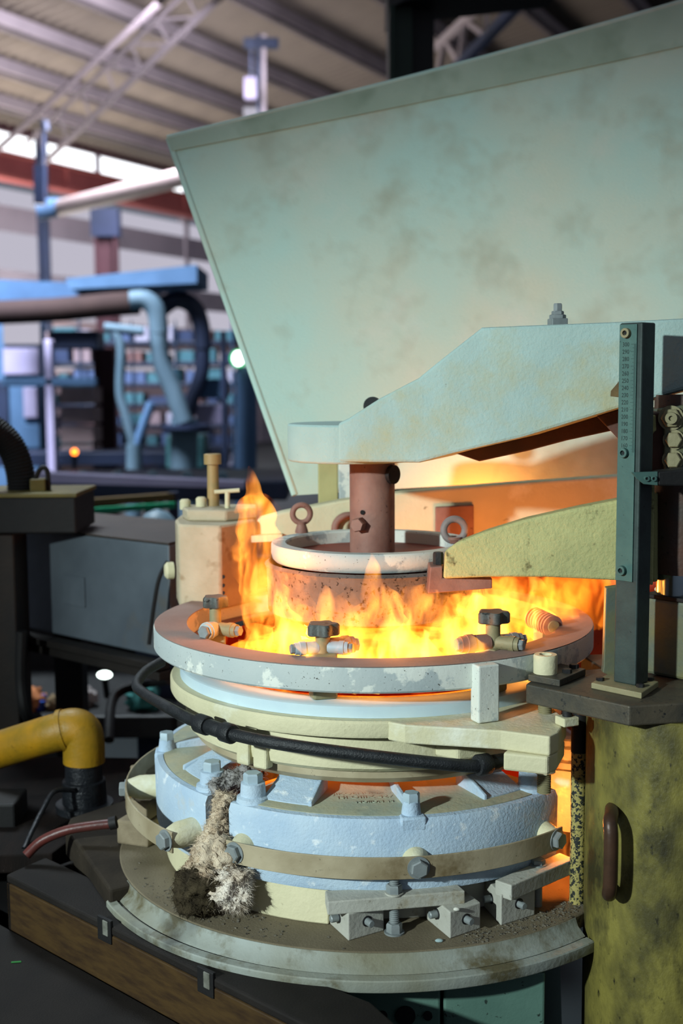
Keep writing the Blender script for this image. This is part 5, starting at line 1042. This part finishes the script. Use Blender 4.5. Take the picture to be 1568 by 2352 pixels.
gs = atz(36, 2212, fa.z - hgt - 0.0005); tag(MB().tube([gs + Vector((-0.006, 0, 0.001)), gs + Vector((0.007, 0.002, 0.001))], 0.0012, 6).build('green_scrap', mat('scrap_green', '#2f7a3a', None, bump=0)), 'tiny green scrap on the dusty ledge', 'scrap')

# clutter in the gloom at left
random.seed(3)
for i, (px, py, Y, r, hx_, lb) in enumerate(((20, 1620, 1.2, 30, '#c07a4c', 'crumpled orange cloth at the left edge above the yellow pipe'), (22, 1600, 1.15, 22, '#2f55b0', 'crumpled blue cloth at the left edge above the yellow pipe'), (190, 1592, 1.45, 26, '#9a9290', 'crumpled grey cloth on the dark bench under the steel box'), (120, 1625, 1.4, 18, '#7a664a', 'crumpled tan rag on the dark bench near the yellow pipe'), (310, 1640, 1.3, 34, '#2d6a66', 'crumpled teal sheet on the dark bench left of the gas pipe'))):
    c = at(px, py, Y); c.y = max(c.y, 1.42); c.z = 0.66 + sz(r, Y)*0.8; mb = MB(); R = sz(r, Y)
    mb.ball((0, 0, 0), 1.0, 20); mb.v = [c + Vector((v.x*R*1.2, v.y*R, v.z*R*1.1))*(1.0 + 0.45*noise.noise(v*2.3 + Vector((i*7.0, 0, 0)))) for v in mb.v] if False else [c + Vector((v.x*R*1.2, v.y*R, v.z*R*1.1))*(1.0) + v*R*0.5*noise.noise(v*2.6 + Vector((i*7.0, 0, 0))) for v in mb.v]
    tag(mb.build('crumpled_cloth', mat('cloth_%d' % i, hx_, None, 8, 0.9, bump=0.2)), lb, 'cloth')
wbt = T('glint_blob', 'glowing blob imitating a white glint in the gloom under the steel box', 'lamp', at(245, 1552, 1.3))
MB().ball(at(240, 1550, 1.3), sz(12, 1.3), 14, (1.5, 1, 0.8)).build('glint_ball', glow('bench_glint', (0.85, 1.0, 0.92), 5.0), wbt); MB().tube([at(240, 1556, 1.3), at(246, 1600, 1.35)], 0.008, 8).build('stem', M_black, wbt)  # emissive ball stands in for a bright glint on the clutter
for i, (pts, lb) in enumerate(((((390, 1560, 0.9), (330, 1570, 1.0), (262, 1600, 1.0), (250, 1700, 0.9)), 'black cable hanging in the gloom beside the gas pipe bend'), (((50, 1450, 0.6), (48, 1560, 0.6), (60, 1640, 0.6), (85, 1650, 0.7)), 'black cable dropping from the black head to the yellow pipe'))):
    tag(MB().tube(smoothpath([at(*p) for p in pts], 6), 0.012, 10).build('cable', M_black), lb, 'cable')

for o in list(bpy.data.objects):
    if '_o' in o.keys(): del o['_o']
